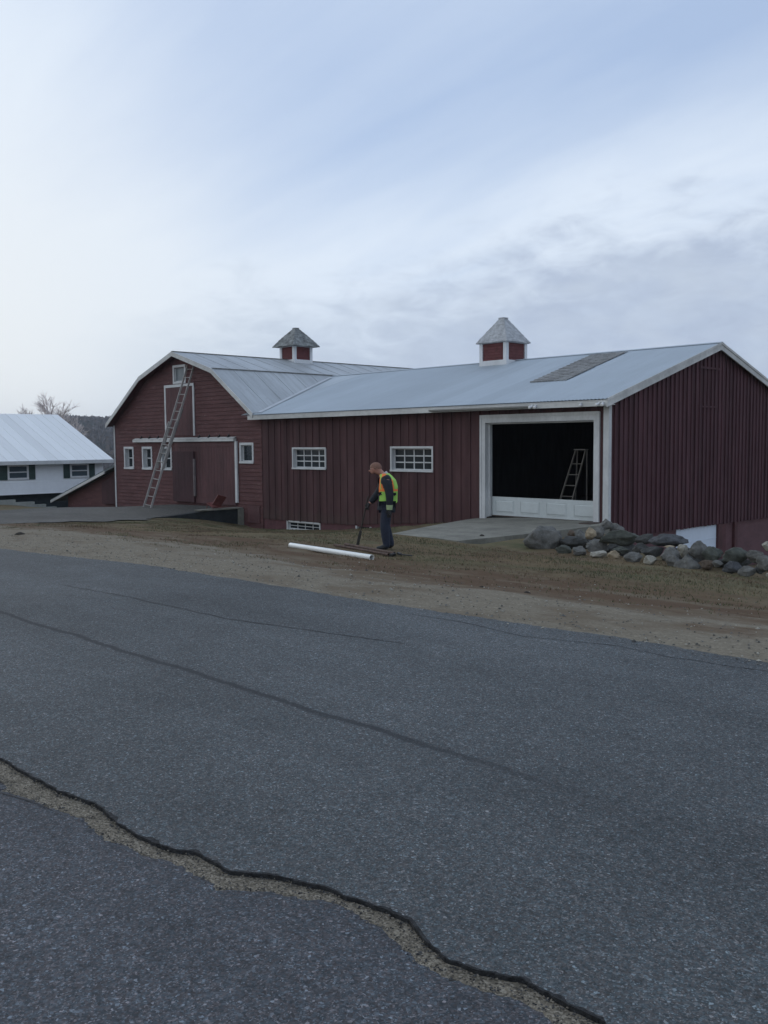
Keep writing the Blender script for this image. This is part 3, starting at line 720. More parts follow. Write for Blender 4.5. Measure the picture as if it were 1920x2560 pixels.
b.box(-14.45, -14.33, DY-.02, DY, zb3+.005, zb3+.02)
dd = b.build('garage_door', M['doorwhite'], barn)
b = MB(); b.box(GX0+.02, GX1, DY-.02, DY+.05, -.405, zb3); b.build('door_seal', M['darkwood'], dd)
b = MB(); b.box(-12.62, -12.30, 18.86, 19.30, -.52, -.36); b.build('threshold_block', M['darkwood'], barn, .01)

# cupolas ------------------------------------------------------------------
def cupola(parent, cx, cy, hw, hd, z0, z1, zr, ridge, roofmat, ro=.12, moss=False):
    c = MB(); p = .13
    for sx in (-1, 1):
        for sy in (-1, 1): 
            xx = cx+sx*hw; yy = cy+sy*hd; c.box(min(xx,xx-sx*p), max(xx,xx-sx*p), min(yy,yy-sy*p), max(yy,yy-sy*p), z0, z1)
    zs = ridge + .1
    for (s,) in ((-1,),(1,)):
        c.box(cx-hw+p, cx+hw-p, cy+s*hd-(.05 if s > 0 else 0)+(.0 if s > 0 else .0), cy+s*hd+(.05 if s < 0 else 0), z0, zs)
        c.box(cx+s*hw-(.05 if s > 0 else 0), cx+s*hw+(.05 if s < 0 else 0), cy-hd+p, cy+hd-p, z0, zs)
    c.box(cx-hw-.02, cx+hw+.02, cy-hd-.02, cy+hd+.02, z1-.03, z1+.01)
    o = c.build('cupola', M['cupwhite'], parent)
    l = MB(); n = 6
    for i in range(n):
        z = zs+(z1-.03-zs)*i/n; dz = (z1-.03-zs)/n
        for s in (-1, 1):
            y = cy+s*hd; l.add([(cx-hw+p,y-s*.02,z),(cx+hw-p,y-s*.02,z),(cx+hw-p,y-s*.06,z+dz*1.1),(cx-hw+p,y-s*.06,z+dz*1.1)], [(0,1,2,3)])
            x = cx+s*hw; l.add([(x-s*.02,cy-hd+p,z),(x-s*.02,cy+hd-p,z),(x-s*.06,cy+hd-p,z+dz*1.1),(x-s*.06,cy-hd+p,z+dz*1.1)], [(0,1,2,3)])
    l.box(cx-hw+.09, cx+hw-.09, cy-hd+.09, cy+hd-.09, zs-.05, z1-.05)
    l.build('louver', plain('red_cupola_louver', (.15,.045,.045), .7, .3, 6), o)
    r = MB(); k = 7
    tx, ty = hw*.16, hd*.16
    for i in range(k):
        t0, t1 = i/k, (i+1)/k+.03
        def ring(t, lift):
            ax = (hw+ro)*(1-t)+tx*t; ay = (hd+ro)*(1-t)+ty*t; z = z1+(zr-z1)*t**(.92 if moss else 1)+lift
            return [(cx-ax,cy-ay,z),(cx+ax,cy-ay,z),(cx+ax,cy+ay,z),(cx-ax,cy+ay,z)]
        A = ring(t0, .012); B = ring(min(1,t1), 0); C = ring(t0, -.012)
        # split every side into ragged shingles
        for s in range(4):
            a0_, a1_, b0_, b1_ = map(Vector, (A[s], A[(s+1)%4], B[s], B[(s+1)%4])); c0_, c1_ = Vector(C[s]), Vector(C[(s+1)%4])
            m_ = max(2, int((a1_-a0_).length/.14)); us = [0]+sorted(min(.98,max(.02,(q+random.uniform(-.25,.25))/m_)) for q in range(1, m_))+[1]
            for u0, u1 in zip(us[:-1], us[1:]):
                j = Vector((0,0,random.uniform(-.012,.008)*(1.8 if moss else 1)))
                P0, P1 = a0_.lerp(a1_,u0)+j, a0_.lerp(a1_,u1)+j
                r.add([P0, P1, b0_.lerp(b1_,u1), b0_.lerp(b1_,u0), c0_.lerp(c1_,u0)+j, c0_.lerp(c1_,u1)+j], [(0,1,2,3),(4,5,1,0)], 0)
    r.add([(cx-tx,cy-ty,zr),(cx+tx,cy-ty,zr),(cx+tx,cy+ty,zr),(cx-tx,cy+ty,zr)], [(0,1,2,3)])
    r.box(cx-tx*1.3, cx+tx*1.3, cy-ty*1.3, cy+ty*1.3, zr-.02, zr+.03)
    r.box(cx-hw-ro+.03, cx+hw+ro-.03, cy-hd-ro+.03, cy+hd+ro-.03, z1-.02, z1-.005)
    r.build('cupola_roof', roofmat, o)
    return o
cupola(barn, -19.64, 24.83, .57, .565, 3.9, 4.90, 5.72, 4.20, M['cup_roof'], .085)

# ================================================================== gambrel barn
gam = empty('gambrel_barn', (-31, 19.4, -1.0), 'weathered red clapboard gambrel barn with patched grey metal roof, behind the leaning ladder', 'barn')
GR = [(-36.36,2.47),(-33.50,4.31),(-31.0,5.12),(-28.40,4.33),(-25.93,2.66)]
WL, WR = -36.27, -25.90
gxs = [p[0] for p in GR]; gzs = [p[1] for p in GR]
def zgam(x): return float(np.interp(x, gxs, gzs))
def xg(z, left):
    if left: return float(np.interp(z, [2.47,4.31,5.12], [-36.36,-33.5,-31.0]))
    return float(np.interp(z, [2.66,4.33,5.12], [-25.93,-28.4,-31.0]))
gh = []
for x0, x1 in ((-35.47,-34.68),(-33.99,-33.21),(-32.53,-31.73)):
    gh.append(window(gam, x0, x1, .59, 1.52, Y0, 1, 2, .085, .16, bar=.04))
gh.append(window(gam, -27.2, -26.37, .91, 1.645, Y0, 1, 1, .085, .10, bar=.02))
gh.append(window(gam, -31.50, -30.60, 3.93, 4.64, Y0, 1, 1, .09, .06, pane='glasspale', sill=False))
# big sliding door zone is covered by the door itself
c = MB(); step = .145; z = -2.0; k = 0
while z < 5.0:
    z1_ = min(z+step, 5.05)
    xl0 = max(WL, xg(z, True)+.05) if z > 2.4 else WL; xr0 = min(WR, xg(z, False)-.05) if z > 2.6 else WR
    xl1 = max(WL, xg(z1_, True)+.05) if z1_ > 2.4 else WL; xr1 = min(WR, xg(z1_, False)-.05) if z1_ > 2.6 else WR
    if z > 2.4 and xl0 > xr0-.1: break
    inter = [(0, 1)]
    hs = sorted((h[0], h[1]) for h in gh if h[2] < z+step*.5 < h[3])
    segs = []; cur = None
    edges = [(xl0, xl1)]
    for h0, h1 in hs: edges += [(h0, h0), (h1, h1)]
    edges.append((xr0, xr1))
    for i in range(0, len(edges), 2):
        (a0_, a1_), (b0_, b1_) = edges[i], edges[i+1]
        # break the course into boards with slight offsets
        cuts = [0]+sorted(random.uniform(0,1) for _ in range(int(abs(b0_-a0_)/3)))+[1]
        for u, v_ in zip(cuts[:-1], cuts[1:]):
            j = random.uniform(-.003,.003); dz = random.uniform(-.004,.004)
            p0, q0 = a0_+(b0_-a0_)*u, a0_+(b0_-a0_)*v_-.003; p1, q1 = a1_+(b1_-a1_)*u, a1_+(b1_-a1_)*v_-.003
            yb_ = Y0-.021+j
            c.add([(p0,yb_,z+dz),(q0,yb_,z+dz),(q1,Y0,z1_+.003),(p1,Y0,z1_+.003),(p0,Y0+.01,z+dz),(q0,Y0+.01,z+dz)], [(0,1,2,3),(4,5,1,0)])
    z = z1_; k += 1
# solid backing with the window holes left open
xb = sorted(set([WL, WR]+[h[i] for h in gh for i in (0,1)]+[p[0] for p in GR[1:4]]))
for a, b2 in zip(xb[:-1], xb[1:]):
    mid = (a+b2)/2; hs = [(h[2], h[3]) for h in gh if h[0] < mid < h[1]]
    ta = zgam(a)-.08; tb = zgam(b2)-.08
    sg = clip_cols(-2.2, min(ta, tb), hs)
    for i, (s0, s1) in enumerate(sg):
        if i == len(sg)-1: c.prism([(a,s0),(b2,s0),(b2,tb),(a,ta)], Y0+.012, Y0+.05)
        else: c.box(a, b2, Y0+.012, Y0+.05, s0, s1)
c.build('front_wall', M['clap'], gam)
b = MB(); b.box(WL, WL+.05, Y0+.05, 36, -2.6, 2.5); b.box(WR-.05, WR, 30.2, 36, -2, 2.6); b.box(WL, WR, 35.95, 36, -2, 2.6)
b.prism([(p[0]*.998-.06, p[1]-.1) for p in GR], 35.95, 35.99); b.build('side_wall', M['clap'], gam)
b = MB(); b.box(WL+.1, WR-.1, Y0+.9, Y0+.95, -2, 2.5); b.box(WL+.1, WR-.1, Y0+.06, Y0+.9, 2.3, 2.35); b.build('interior_lining', M['interior'], gam)
# roof: four sheets with thickness + seams
r = MB()
for (p, q) in zip(GR[:-1], GR[1:]):
    d = Vector((q[0]-p[0], q[1]-p[1])).normalized(); nrm = Vector((-d.y, d.x))*.035
    ys2 = np.arange(19.05, 36.3, .92)
    r.prism([(p[0],p[1]-.035),(q[0],q[1]-.035),(q[0],q[1]),(p[0],p[1])], 19.05, 36.3)
    for y in ys2[1:]:
        a = (p[0]+nrm.x*.05, p[1]+.002); b_ = (q[0]+nrm.x*.05, q[1]+.002)
        r.prism([a, b_, (b_[0], b_[1]+.012), (a[0], a[1]+.012)], y-.011+random.uniform(-.02,.02), y+.011)
ro = r.build('roof', M['roof_gam'], gam)
b = MB()
for kx, kz in (GR[1], GR[3]): b.box(kx-.05, kx+.05, 19.1, 36.2, kz-.02, kz+.022)
b.box(-31.06, -30.94, 19.05, 36.3, 5.10, 5.145)
b.build('roof_joint', plain('rusted_joint', (.19,.19,.18), .8, .4, 4), ro)
# rake (front edge) boards following the roof + dark soffit
b = MB(); sf = MB()
for (p, q) in zip(GR[:-1], GR[1:]):
    b.prism([(p[0],p[1]-.17),(q[0],q[1]-.17),(q[0],q[1]+.004),(p[0],p[1]+.004)], 19.02, 19.048)
    sf.prism([(p[0],p[1]-.10),(q[0],q[1]-.10),(q[0],q[1]-.06),(p[0],p[1]-.06)], 19.05, Y0+.01)
b.build('rake_board', M['fascia'], gam); sf.build('soffit', M['redtrim'], gam)
b = MB(); b.box(WL-.025, WL+.075, Y0-.045, Y0-.02, -1.12, 2.42); b.box(WL-.027, WL, Y0-.045, Y0+.06, -1.12, 2.42); b.build('corner_board', M['white'], gam)
# loft door with white surround
b = MB(); b.box(-32.13, -32.03, Y0-.05, Y0-.02, 2.1, 3.90); b.box(-30.13, -30.03, Y0-.05, Y0-.02, 1.93, 3.90); b.box(-32.13, -30.03, Y0-.052, Y0-.02, 3.80, 3.905)
lf = b.build('loft_door_frame', M['white'], gam)
b = MB()
for i in range(10): b.box(-32.03+.19*i, -32.03+.19*i+.186, Y0-.036, Y0-.018, 1.95, 3.80)
b.build('loft_door', M['doorred'], gam)
# door track header beam with brackets
b = MB(); b.box(-34.49, -27.38, Y0-.16, Y0-.03, 1.70, 1.80); b.add([(-34.49,Y0-.17,1.80),(-27.38,Y0-.17,1.80),(-27.38,Y0-.022,1.86),(-34.49,Y0-.022,1.86)], [(0,1,2,3)])
hb = b.build('track_header', M['fascia'], gam)
for x in (-34.0, -33.35, -32.7, -29.75, -29.1, -28.45, -27.85):
    b = MB(); b.prism([(Y0-.12,1.84),(Y0-.023,1.84),(Y0-.023,1.96)], x, x+.04, 'x'); b.build('bracket', M['black'], hb)
# sliding door (wide, red boards) and the dark door leaf in front
b = MB(); x = -31.42; 
while x < -27.45:
    w_ = random.uniform(.16,.22); b.box(x, min(x+w_-.006,-27.42), Y0-.075+random.uniform(0,.004), Y0-.026, -.62, 1.68); x += w_
b.box(-31.42, -27.42, Y0-.09, Y0-.076, 1.5, 1.66); b.box(-31.42,-27.42, Y0-.09, Y0-.076, -.6, -.42)
b.build('sliding_door', M['doorred'], gam)
b = MB(); b.box(-31.45, -29.98, Y0-.16, Y0-.11, -.60, 1.33)
for i in range(7): b.box(-31.45+.21*i+.003, -31.45+.21*(i+1)-.003, Y0-.172, Y0-.16, -.58, 1.31)
b.build('barn_door', M['darkdoor'], gam)
b = MB(); b.box(-29.99, -29.93, Y0-.18, Y0-.105, -.35, 1.05); b.build('door_edge_board', plain('grey_board', (.20,.17,.165), .8, .3, 6), gam)
b = MB(); b.box(-27.42, -27.30, Y0-.09, Y0-.03, -.50, 1.70); b.build('door_jamb', M['white'], gam)
# small access hatch low on the wall
b = MB(); b.box(-26.75, -26.05, Y0-.045, Y0-.02, -1.18, -.62); b.box(-26.78,-26.02, Y0-.05, Y0-.02, -.62, -.58); b.build('hatch', M['doorred'], gam)
cupola(gam, -31.0, 25.10, .49, .50, 4.6, 5.69, 6.46, 5.02, M['cup_roof_moss'], .22, True)

# lean-to shed on the left wall of the gambrel barn
lt = empty('lean_to_shed', (-39, 20, -1.3), 'low red lean-to shed with sloping grey roof against the left side of the gambrel barn', 'shed')
b = MB()
zl = lambda x: np.interp(x, [-43.0, -36.3], [-1.0, .86])
for i in range(14):
    z0 = -1.9+.15*i
    for a, c_ in ((-41.88, -36.31),):
        xa = a if zl(a)-.12 > z0 else float(np.interp(z0+.12, [-1.0,.86], [-43.0,-36.3]))
        if xa < -36.4:
            xa1 = a if zl(a)-.12 > z0+.15 else float(np.interp(z0+.27, [-1.0,.86], [-43.0,-36.3]))
            b.add([(xa,19.88,z0),(c_,19.88,z0),(c_,19.9,z0+.152),(xa1,19.9,z0+.152)], [(0,1,2,3)])
b.prism([(-41.88,-2.2),(-36.31,-2.2),(-36.31,zl(-36.31)-.1),(-41.88,zl(-41.88)-.1)], 19.9, 24)
b.build('wall', M['clap'], lt)
b = MB(); b.prism([(-42.98,-1.08),(-36.29,.76),(-36.29,.86),(-42.98,-.98)], 19.55, 24.2); b.build('roof', M['roof_lean'], lt)
b = MB(); b.prism([(-42.95,-1.15),(-37.5,.345),(-37.5,.465),(-42.95,-1.03)], 19.50, 19.548); b.build('rake_board', M['fascia'], lt)
b = MB(); b.box(-38.3, -36.45, 19.78, 19.878, -1.0, -.1); b.prism([(-38.3,-.1),(-36.45,-.1),(-36.45,.45),(-38.3,-.1+.02)],19.78,19.878); b.build('doorway', M['darkdoor'], lt)

# ramp retaining wall + stepped wall
rw = MB(); rw.prism([(15.2,-1.9),(19.37,-1.9),(19.37,-.70),(17.8,-.72),(16.4,-.80),(15.2,-.84)], -27.42, -27.12, 'x')
o = rw.build('retaining_wall', M['darkconcrete'], None); tag(o, 'dark retaining wall holding up the ramp to the gambrel barn door', 'wall')
b = MB(); b.box(-27.115, -27.0, 19.18, 19.37, -1.35, -.70); b.box(-27.43, -27.05, 17.6, 19.37, -.70, -.655); b.build('coping', M['concrete'], o)
o = MB()
for (y0, y1, z1_) in ((9.0,18.26,-.98),(18.26,19.19,-1.12),(19.19,19.76,-1.27),(19.76,20.3,-1.42)): o.box(-44.25, -44.0, y0, y1, -2.5, z1_)
tag(o.build('stepped_wall', plain('pale_concrete_wall', (.30,.315,.29), .9, .2, 2)), 'low pale concrete wall stepping down in front of the white farmhouse', 'wall')

# ================================================================== farmhouse
XH = -44.6
fh_ = empty('farmhouse', (-48, 18, -1.5), 'long white farmhouse with pale metal roof and dark shuttered windows at far left', 'house')
YE = 23.45
b = MB()
for i in range(14):
    z0 = -.78+.115*i
    if z0 > .72: break
    b.add([(XH+.018,2,z0),(XH+.018,YE-.3,z0),(XH,YE-.3,z0+.117),(XH,2,z0+.117)], [(0,1,2,3)])
b.box(XH-6, XH-.002, 2, YE-.3, -.78, .80)
b.prism([(XH-12.2,.74),(XH+.0,.74),(XH-5.73,3.1)], YE-.34, YE-.3)
b.build('wall', M['sidingwhite'], fh_)
b = MB(); b.box(XH-6, XH-.35, 2, YE-.5, -4, -.782); b.build('foundation', plain('painted_void_shade', (.022,.03,.035), .9, .3, 3), fh_)  # solid box; shade of the open space under the house painted as near-black
b = MB(); b.prism([(XH+.55,.80),(XH-5.73,3.27),(XH-5.73,3.33),(XH+.55,.86)], 2, YE); b.prism([(XH-5.73,3.27),(XH-12.2,.80),(XH-12.2,.86),(XH-5.73,3.33)], 2, YE)
for y in np.arange(2.5, YE, .5): b.prism([(XH+.55,.86),(XH-5.73,3.33),(XH-5.73,3.35),(XH+.55,.88)], y-.015, y+.015)
b.build('roof', M['roof_house'], fh_)
b = MB(); b.box(XH+.555, XH+.58, 2, YE, .68, .855); b.box(XH+.02, XH+.555, 2, YE, .70, .715); b.build('fascia', M['white'], fh_)
def hwin(y0, y1, z0, z1):
    f = MB(); c = .09; x = XH+.02
    f.box(x, x+.04, y0, y1, z1-c, z1); f.box(x, x+.05, y0, y1, z0, z0+c); f.box(x, x+.038, y0, y0+c, z0+c, z1-c); f.box(x, x+.038, y1-c, y1, z0+c, z1-c)
    zm = (z0+z1)/2; f.box(x, x+.03, y0+c, y1-c, zm-.025, zm+.025)
    w = f.build('window', M['cupwhite'], fh_); g = MB(); g.box(x+.001, x+.008, y0+c, y1-c, z0+c, z1-c); g.build('pane', M['glassmid'], w)
def shut(y0, y1, z0, z1):
    f = MB(); x = XH+.02; f.box(x, x+.03, y0, y1, z0, z1)
    for i in range(12): f.box(x+.03, x+.038, y0+.04, y1-.04, z0+.05+(z1-z0-.1)*i/12, z0+.05+(z1-z0-.1)*(i+.7)/12)
    f.build('shutter', M['shutter'], fh_)
hwin(18.15, 19.19, -.05, .68); shut(17.75, 18.14, -.06, .66); shut(19.20, 19.52, -.06, .66)
hwin(21.32, 22.33, -.05, .67); shut(20.98, 21.31, -.06, .65); shut(22.34, 22.66, -.06, .65)

# ================================================================== ladders
lad = empty('extension_ladder', (-30.3, 17.6, -.74), 'tall grey extension ladder leaning up the gambrel barn front to the loft window', 'ladder')
def ladder_sec(name, bx, by, bz, tx, ty, tz, w, t0, t1, rungs, off, mat, rail=.075):
    A = Vector((bx,by,bz)); B = Vector((tx,ty,tz)); d = B-A; nrm = Vector((0,-1,0)); nrm = (nrm - d.normalized()*nrm.dot(d.normalized())).normalized()
    sd = d.cross(nrm).normalized(); A2 = A+nrm*off; P = lambda t, s: A2+d*t+sd*s
    m = MB()
    for s in (-w/2, w/2): m.bar(P(t0,s), P(t1,s), .028, rail, nrm)
    n0 = int(round(t0*rungs)); n1 = int(round(t1*rungs))
    for i in range(n0, n1):
        t = (i+.5)/rungs
        if t0 < t < t1: m.tube(P(t,-w/2), P(t,w/2), .015, n=8)
    return m.build(name, mat, lad)
ladder_sec('base_section', -30.55,17.55,-.79, -30.24,19.34,4.60, .50, 0, .60, 17, 0, M['alu'])
ladder_sec('fly_section', -30.55,17.55,-.79, -30.24,19.34,4.60, .44, .28, 1.0, 17, -.06, M['alu'], .07)
m = MB(); m.bar((-30.43,18.34,1.15), (-30.30,18.98,2.95), .22, .03, (0,-1,0)); m.build('ladder_jack', M['brushgrey'], lad)
for x in (-30.80, -30.41):
    m = MB(); m.box(x,x+.10,17.47,17.60,-.80,-.75); m.build('foot', M['black'], lad)
# stepladder inside the garage
st = empty('stepladder', (-14.4, 21.5, -.4), 'aluminium stepladder standing in the dark open garage bay', 'stepladder')
def P(u, z, back=0): 
    # front rails lean to the right going up
    t = (z+.4)/1.9; return Vector((-14.88+.25*(z+.4)+u*(1-.25*t), 21.45+.25*t*(1 if not back else 0)+back*(1-t)*.9+(.25*t if back else 0), z))
m = MB()
for s in (-.21, .21): m.bar(P(s,-.4), P(s,1.36), .026, .06, (0,-1,0))
m.build('front_rail', M['alubright'], st)
m = MB()
for s in (-.20, .20): m.bar(P(s,-.4,1), P(s,1.36,1), .022, .04, (0,-1,0))
m.build('rear_rail', M['alu'], st)
for z in (-.22, .08, .38, .68, .98):
    m = MB(); a, b_ = P(-.2,z), P(.2,z); m.bar(a, b_, .08, .022); m.build('step', M['alubright'], st)
m = MB(); a, b_ = P(-.24,1.37), P(.24,1.37); m.bar(a, b_, .16, .03); m.build('top_cap', M['alu'], st)

# red folding chair / sled on the ramp
rc = empty('metal_chair', (-27.0, 18.6, -.70), 'small faded red metal chair tipped against the barn door on the ramp', 'chair')
m = MB(); m.bar((-27.55,18.35,-.46),(-27.20,18.35,-.60),.36,.03); m.build('seat', M['redmetal'], rc)
m = MB(); m.bar((-27.22,18.35,-.55),(-26.98,18.45,-.20),.36,.03,(1,0,0)); m.build('backrest', M['redmetal'], rc)
for a in ((-27.52,18.2),(-27.52,18.52)):
    m = MB(); m.tube((a[0],a[1],-.46),(a[0]-.08,a[1],-.70),.012,n=8); m.build('leg', M['redmetal'], rc)
for a in ((-27.2,18.2),(-27.2,18.52)):
    m = MB(); m.tube((a[0],a[1],-.58),(a[0]+.03,a[1],-.70),.012,n=8); m.build('leg', M['redmetal'], rc)
rc.location.x += 0
# ================================================================== pipes and tool on the verge
def gz(x, y): return float(height(x, y))
def hollow(name, a, b, ro_, ri_, mat, dark):
    m = MB(); a = Vector(a); b = Vector(b); m.tube(a, b, ro_, n=28, caps=False); m.tube(b, a, ri_, n=28, caps=False)
    d = (b-a).normalized(); u = d.cross(Vector((0,0,1))).normalized(); w = d.cross(u)
    for c, s in ((a,1),(b,-1)):
        vs = [c+(u*math.cos(t)+w*math.sin(t))*r_ for r_ in (ro_,ri_) for t in [2*math.pi*i/28 for i in range(28)]]
        m.add(vs, [(i,(i+1)%28,28+(i+1)%28,28+i) for i in range(28)])
    return m.build(name, mat)
pz = .045
o = hollow('pipe', (-13.36,10.62,gz(-13.36,10.62)+pz), (-10.68,10.14,gz(-10.68,10.14)+pz-.01), .046, .040, M['pvc'], None)
tag(o, 'long white plastic pipe lying on the gravel verge in front of the man', 'pipe')
o = hollow('pipe', (-12.98,11.63,gz(-12.98,11.63)+.035), (-11.20,11.17,gz(-11.2,11.17)+.04), .027, .02, M['rust'], None)
tag(o, 'thin rusty steel pipe lying just behind the white pipe, nearer the boots', 'pipe', 'rusty pipes on the verge')
o = hollow('pipe', (-13.0,11.38,gz(-13.0,11.38)+.035), (-11.15,10.98,gz(-11.15,10.98)+.035), .025, .018, M['rust'], None)
tag(o, 'dark rusty steel pipe lying between the white pipe and the thin rusty one', 'pipe', 'rusty pipes on the verge')
cl = empty('pipe_wrench', (-11.05, 11.1, -.3), 'black pipe wrench lying at the right end of the rusty pipes', 'wrench')
m = MB(); g_ = gz(-11.05,11.05); m.bar((-11.18,11.16,g_+.03),(-11.10,10.98,g_+.035),.05,.04); m.bar((-11.13,11.18,g_+.05),(-11.02,11.15,g_+.04),.04,.04); m.build('jaw', M['black'], cl, .004)
m = MB(); m.bar((-11.05,11.12,g_+.045),(-10.80,11.20,g_+.03),.03,.018); m.build('handle', M['black'], cl, .004)

# ================================================================== rocks
ROCKS = [
(-10.81,14.90,-.33,.70,.46,'rock','largest grey boulder at the left end of the stone pile'),
(-10.31,15.20,-.36,.53,.20,'rockdark','dark wedge-shaped slab sloping down right of the largest boulder'),
(-9.89,14.30,-.41,.27,.16,'rockgreen','small low stone at the foot of the pile, next right of the largest boulder'),
(-9.47,14.20,-.39,.27,.16,'rock','small grey triangular stone at the foot of the pile under the wedge slab'),
(-9.57,14.90,-.38,.40,.24,'rock','mid-sized grey stone beneath the cream block, left of centre'),
(-10.39,15.60,-.30,.26,.26,'rock','grey stone behind and just left of the cream block'),
(-9.89,15.20,-.17,.20,.21,'rocktan','upright cream-tan block perched on the left part of the pile'),
(-10.85,16.00,-.30,.18,.15,'rockbrown','small dark brown stone at the back, between largest boulder and cream block'),
(-10.09,15.80,-.22,.22,.24,'rock','grey stone right behind the cream block'),
(-10.05,16.00,-.05,.25,.18,'rock','rounded grey stone at the very top, before the white corner board'),
(-9.90,16.20,-.20,.30,.26,'rock','sloping triangular stone just right of the topmost rounded stone'),
(-9.12,15.00,-.19,.70,.25,'rockgreen','long mossy dark slab under the topmost stone'),
(-9.02,14.10,-.40,.28,.11,'rockpale','flat pale stone at the foot, left of the tan stone'),
(-8.67,14.05,-.39,.20,.15,'rocktan','rounded pale tan stone at the foot of the pile'),
(-8.87,14.60,-.36,.30,.12,'rockgreen','thin flat dark stone just above the pale foot stones'),
(-8.22,13.95,-.39,.31,.18,'rock','grey angular stone at the foot, right of the tan stone'),
(-8.40,14.50,-.28,.28,.16,'rockdark','dark stone tucked beneath the join of the long slabs'),
(-7.94,14.60,-.12,.62,.20,'rockblue','long flat bluish slab jutting right toward the white basement door'),
(-8.50,14.80,-.15,.32,.16,'rockdark','dark short slab lying between mossy slab and bluish slab'),
(-7.82,13.80,-.38,.20,.14,'rockpale','small light stone at the foot under the dark gap'),
(-8.10,14.35,-.32,.38,.19,'rockdark','wide dark stone in the shade under the bluish slab'),
(-7.53,13.90,-.27,.30,.22,'rock','round light grey lichen-spotted stone below the bluish slab end'),
(-7.60,14.02,-.155,.17,.04,'rocktan','thin tan brick-like stone wedged under the bluish slab'),
(-7.40,13.80,-.37,.22,.19,'rock','leaning grey stone with a pale chip at its foot'),
(-7.45,14.20,-.23,.17,.19,'rockpale','pale-topped broken stone just right of the bluish slab end'),
(-7.15,13.80,-.38,.42,.22,'rock','large low grey boulder at the foot, right half of the pile'),
(-7.13,14.10,-.19,.38,.29,'rock','large rounded grey boulder in front of the white basement door'),
(-6.84,14.00,-.22,.32,.22,'rockgreen','rounded mossy stone touching the right of the rounded grey boulder'),
(-6.83,13.80,-.37,.22,.14,'rockbrown','brown stone low in the gap right of the low grey boulder'),
(-6.60,13.70,-.32,.16,.10,'rock','smallest flat grey stone in the gap of the right half'),
(-6.46,14.00,-.21,.38,.23,'rockgreen','broad green-grey boulder before the red basement wall'),
(-6.32,13.60,-.34,.28,.17,'rockblue','dark bluish stone at the foot under the green-grey boulder'),
(-6.00,13.40,-.35,.25,.14,'rock','pale-capped stone at the foot near the right edge of the picture'),
(-6.14,14.00,-.20,.27,.18,'rock','grey stone right of the green-grey boulder'),
(-5.80,13.60,-.23,.27,.21,'rock','round grey stone at the right edge of the picture, mid height'),
(-5.97,14.00,-.02,.14,.13,'rockpale','small pale stone on top of the wall at the right edge of the picture'),
(-5.62,13.28,-.36,.09,.07,'rockpale','tiny whitish stone on the grass at the right edge of the picture'),
(-5.90,13.62,-.33,.18,.12,'rockdark','small dark stone squeezed low near the right edge of the picture'),
(-11.2,17.2,-.66,.5,.44,'rockdark','dark bank stone behind the pile beside the apron edge'),
(-10.55,15.35,-.52,.5,.25,'rockdark','low dark bedding stone half hidden behind the largest boulder'),
(-9.35,15.3,-.46,.6,.3,'rockdark','dark bedding stone deep under the mossy slab'),
(-7.7,14.75,-.42,.7,.34,'rockdark','dark bedding stone deep under the bluish slab'),
(-6.7,14.35,-.40,.6,.2,'rockdark','dark bedding stone hidden behind the rounded boulders'),
]
def rock(i, x, y, z, w, h, mat, label):
    import bmesh
    bm = bmesh.new(); bmesh.ops.create_icosphere(bm, subdivisions=4, radius=1)
    sd = i*7.31; rr = random.Random(i)
    # chop with random planes for facets
    planes = [(Vector((rr.uniform(-1,1), rr.uniform(-1,1), rr.uniform(-.7,1))).normalized(), rr.uniform(.57,.88)) for _ in range(14)]
    for v in bm.verts:
        p = v.co.copy()
        for nrm, dd_ in planes:
            e = p.dot(nrm)-dd_
            if e > 0: p -= nrm*e*.93
        q = 1 + .16*noise.fractal(p*1.6+Vector((sd,0,0)), .9, 2, 3) + .07*noise.noise(p*6+Vector((0,sd,0))) + .03*noise.noise(p*15+Vector((0,sd,0)))
        v.co = p*q
    lo = [min(v.co[k] for v in bm.verts) for k in range(3)]; hi = [max(v.co[k] for v in bm.verts) for k in range(3)]; mx = [(hi[k]-lo[k])/2 for k in range(3)]
    for v in bm.verts: v.co = v.co-Vector([(hi[k]+lo[k])/2 for k in range(3)])
    dpt = max(w*.62, h*.9)
    for v in bm.verts: v.co = Vector((v.co.x/mx[0]*w/2, v.co.y/mx[1]*dpt/2, v.co.z/mx[2]*h/2))
    me = bpy.data.meshes.new('rock'); bm.to_mesh(me); bm.free(); me.materials.append(M[mat])
    for p in me.polygons: p.use_smooth = True
    o = bpy.data.objects.new('rock', me); COL.objects.link(o)
    # sit it on the bank: push its centre half its depth behind the seen face
    o.location = (x, y, z); o.rotation_euler = (rr.uniform(-.12,.12), rr.uniform(-.08,.08), R(45.7)+rr.uniform(-.25,.25))
    tag(o, label, 'rock', 'fieldstones of the dry stone pile')
for i, q in enumerate(ROCKS):
    x, y, z, w, h, mt, lb = q
    rock(i, x, y, z, w*1.10, h*1.20, mt, lb)

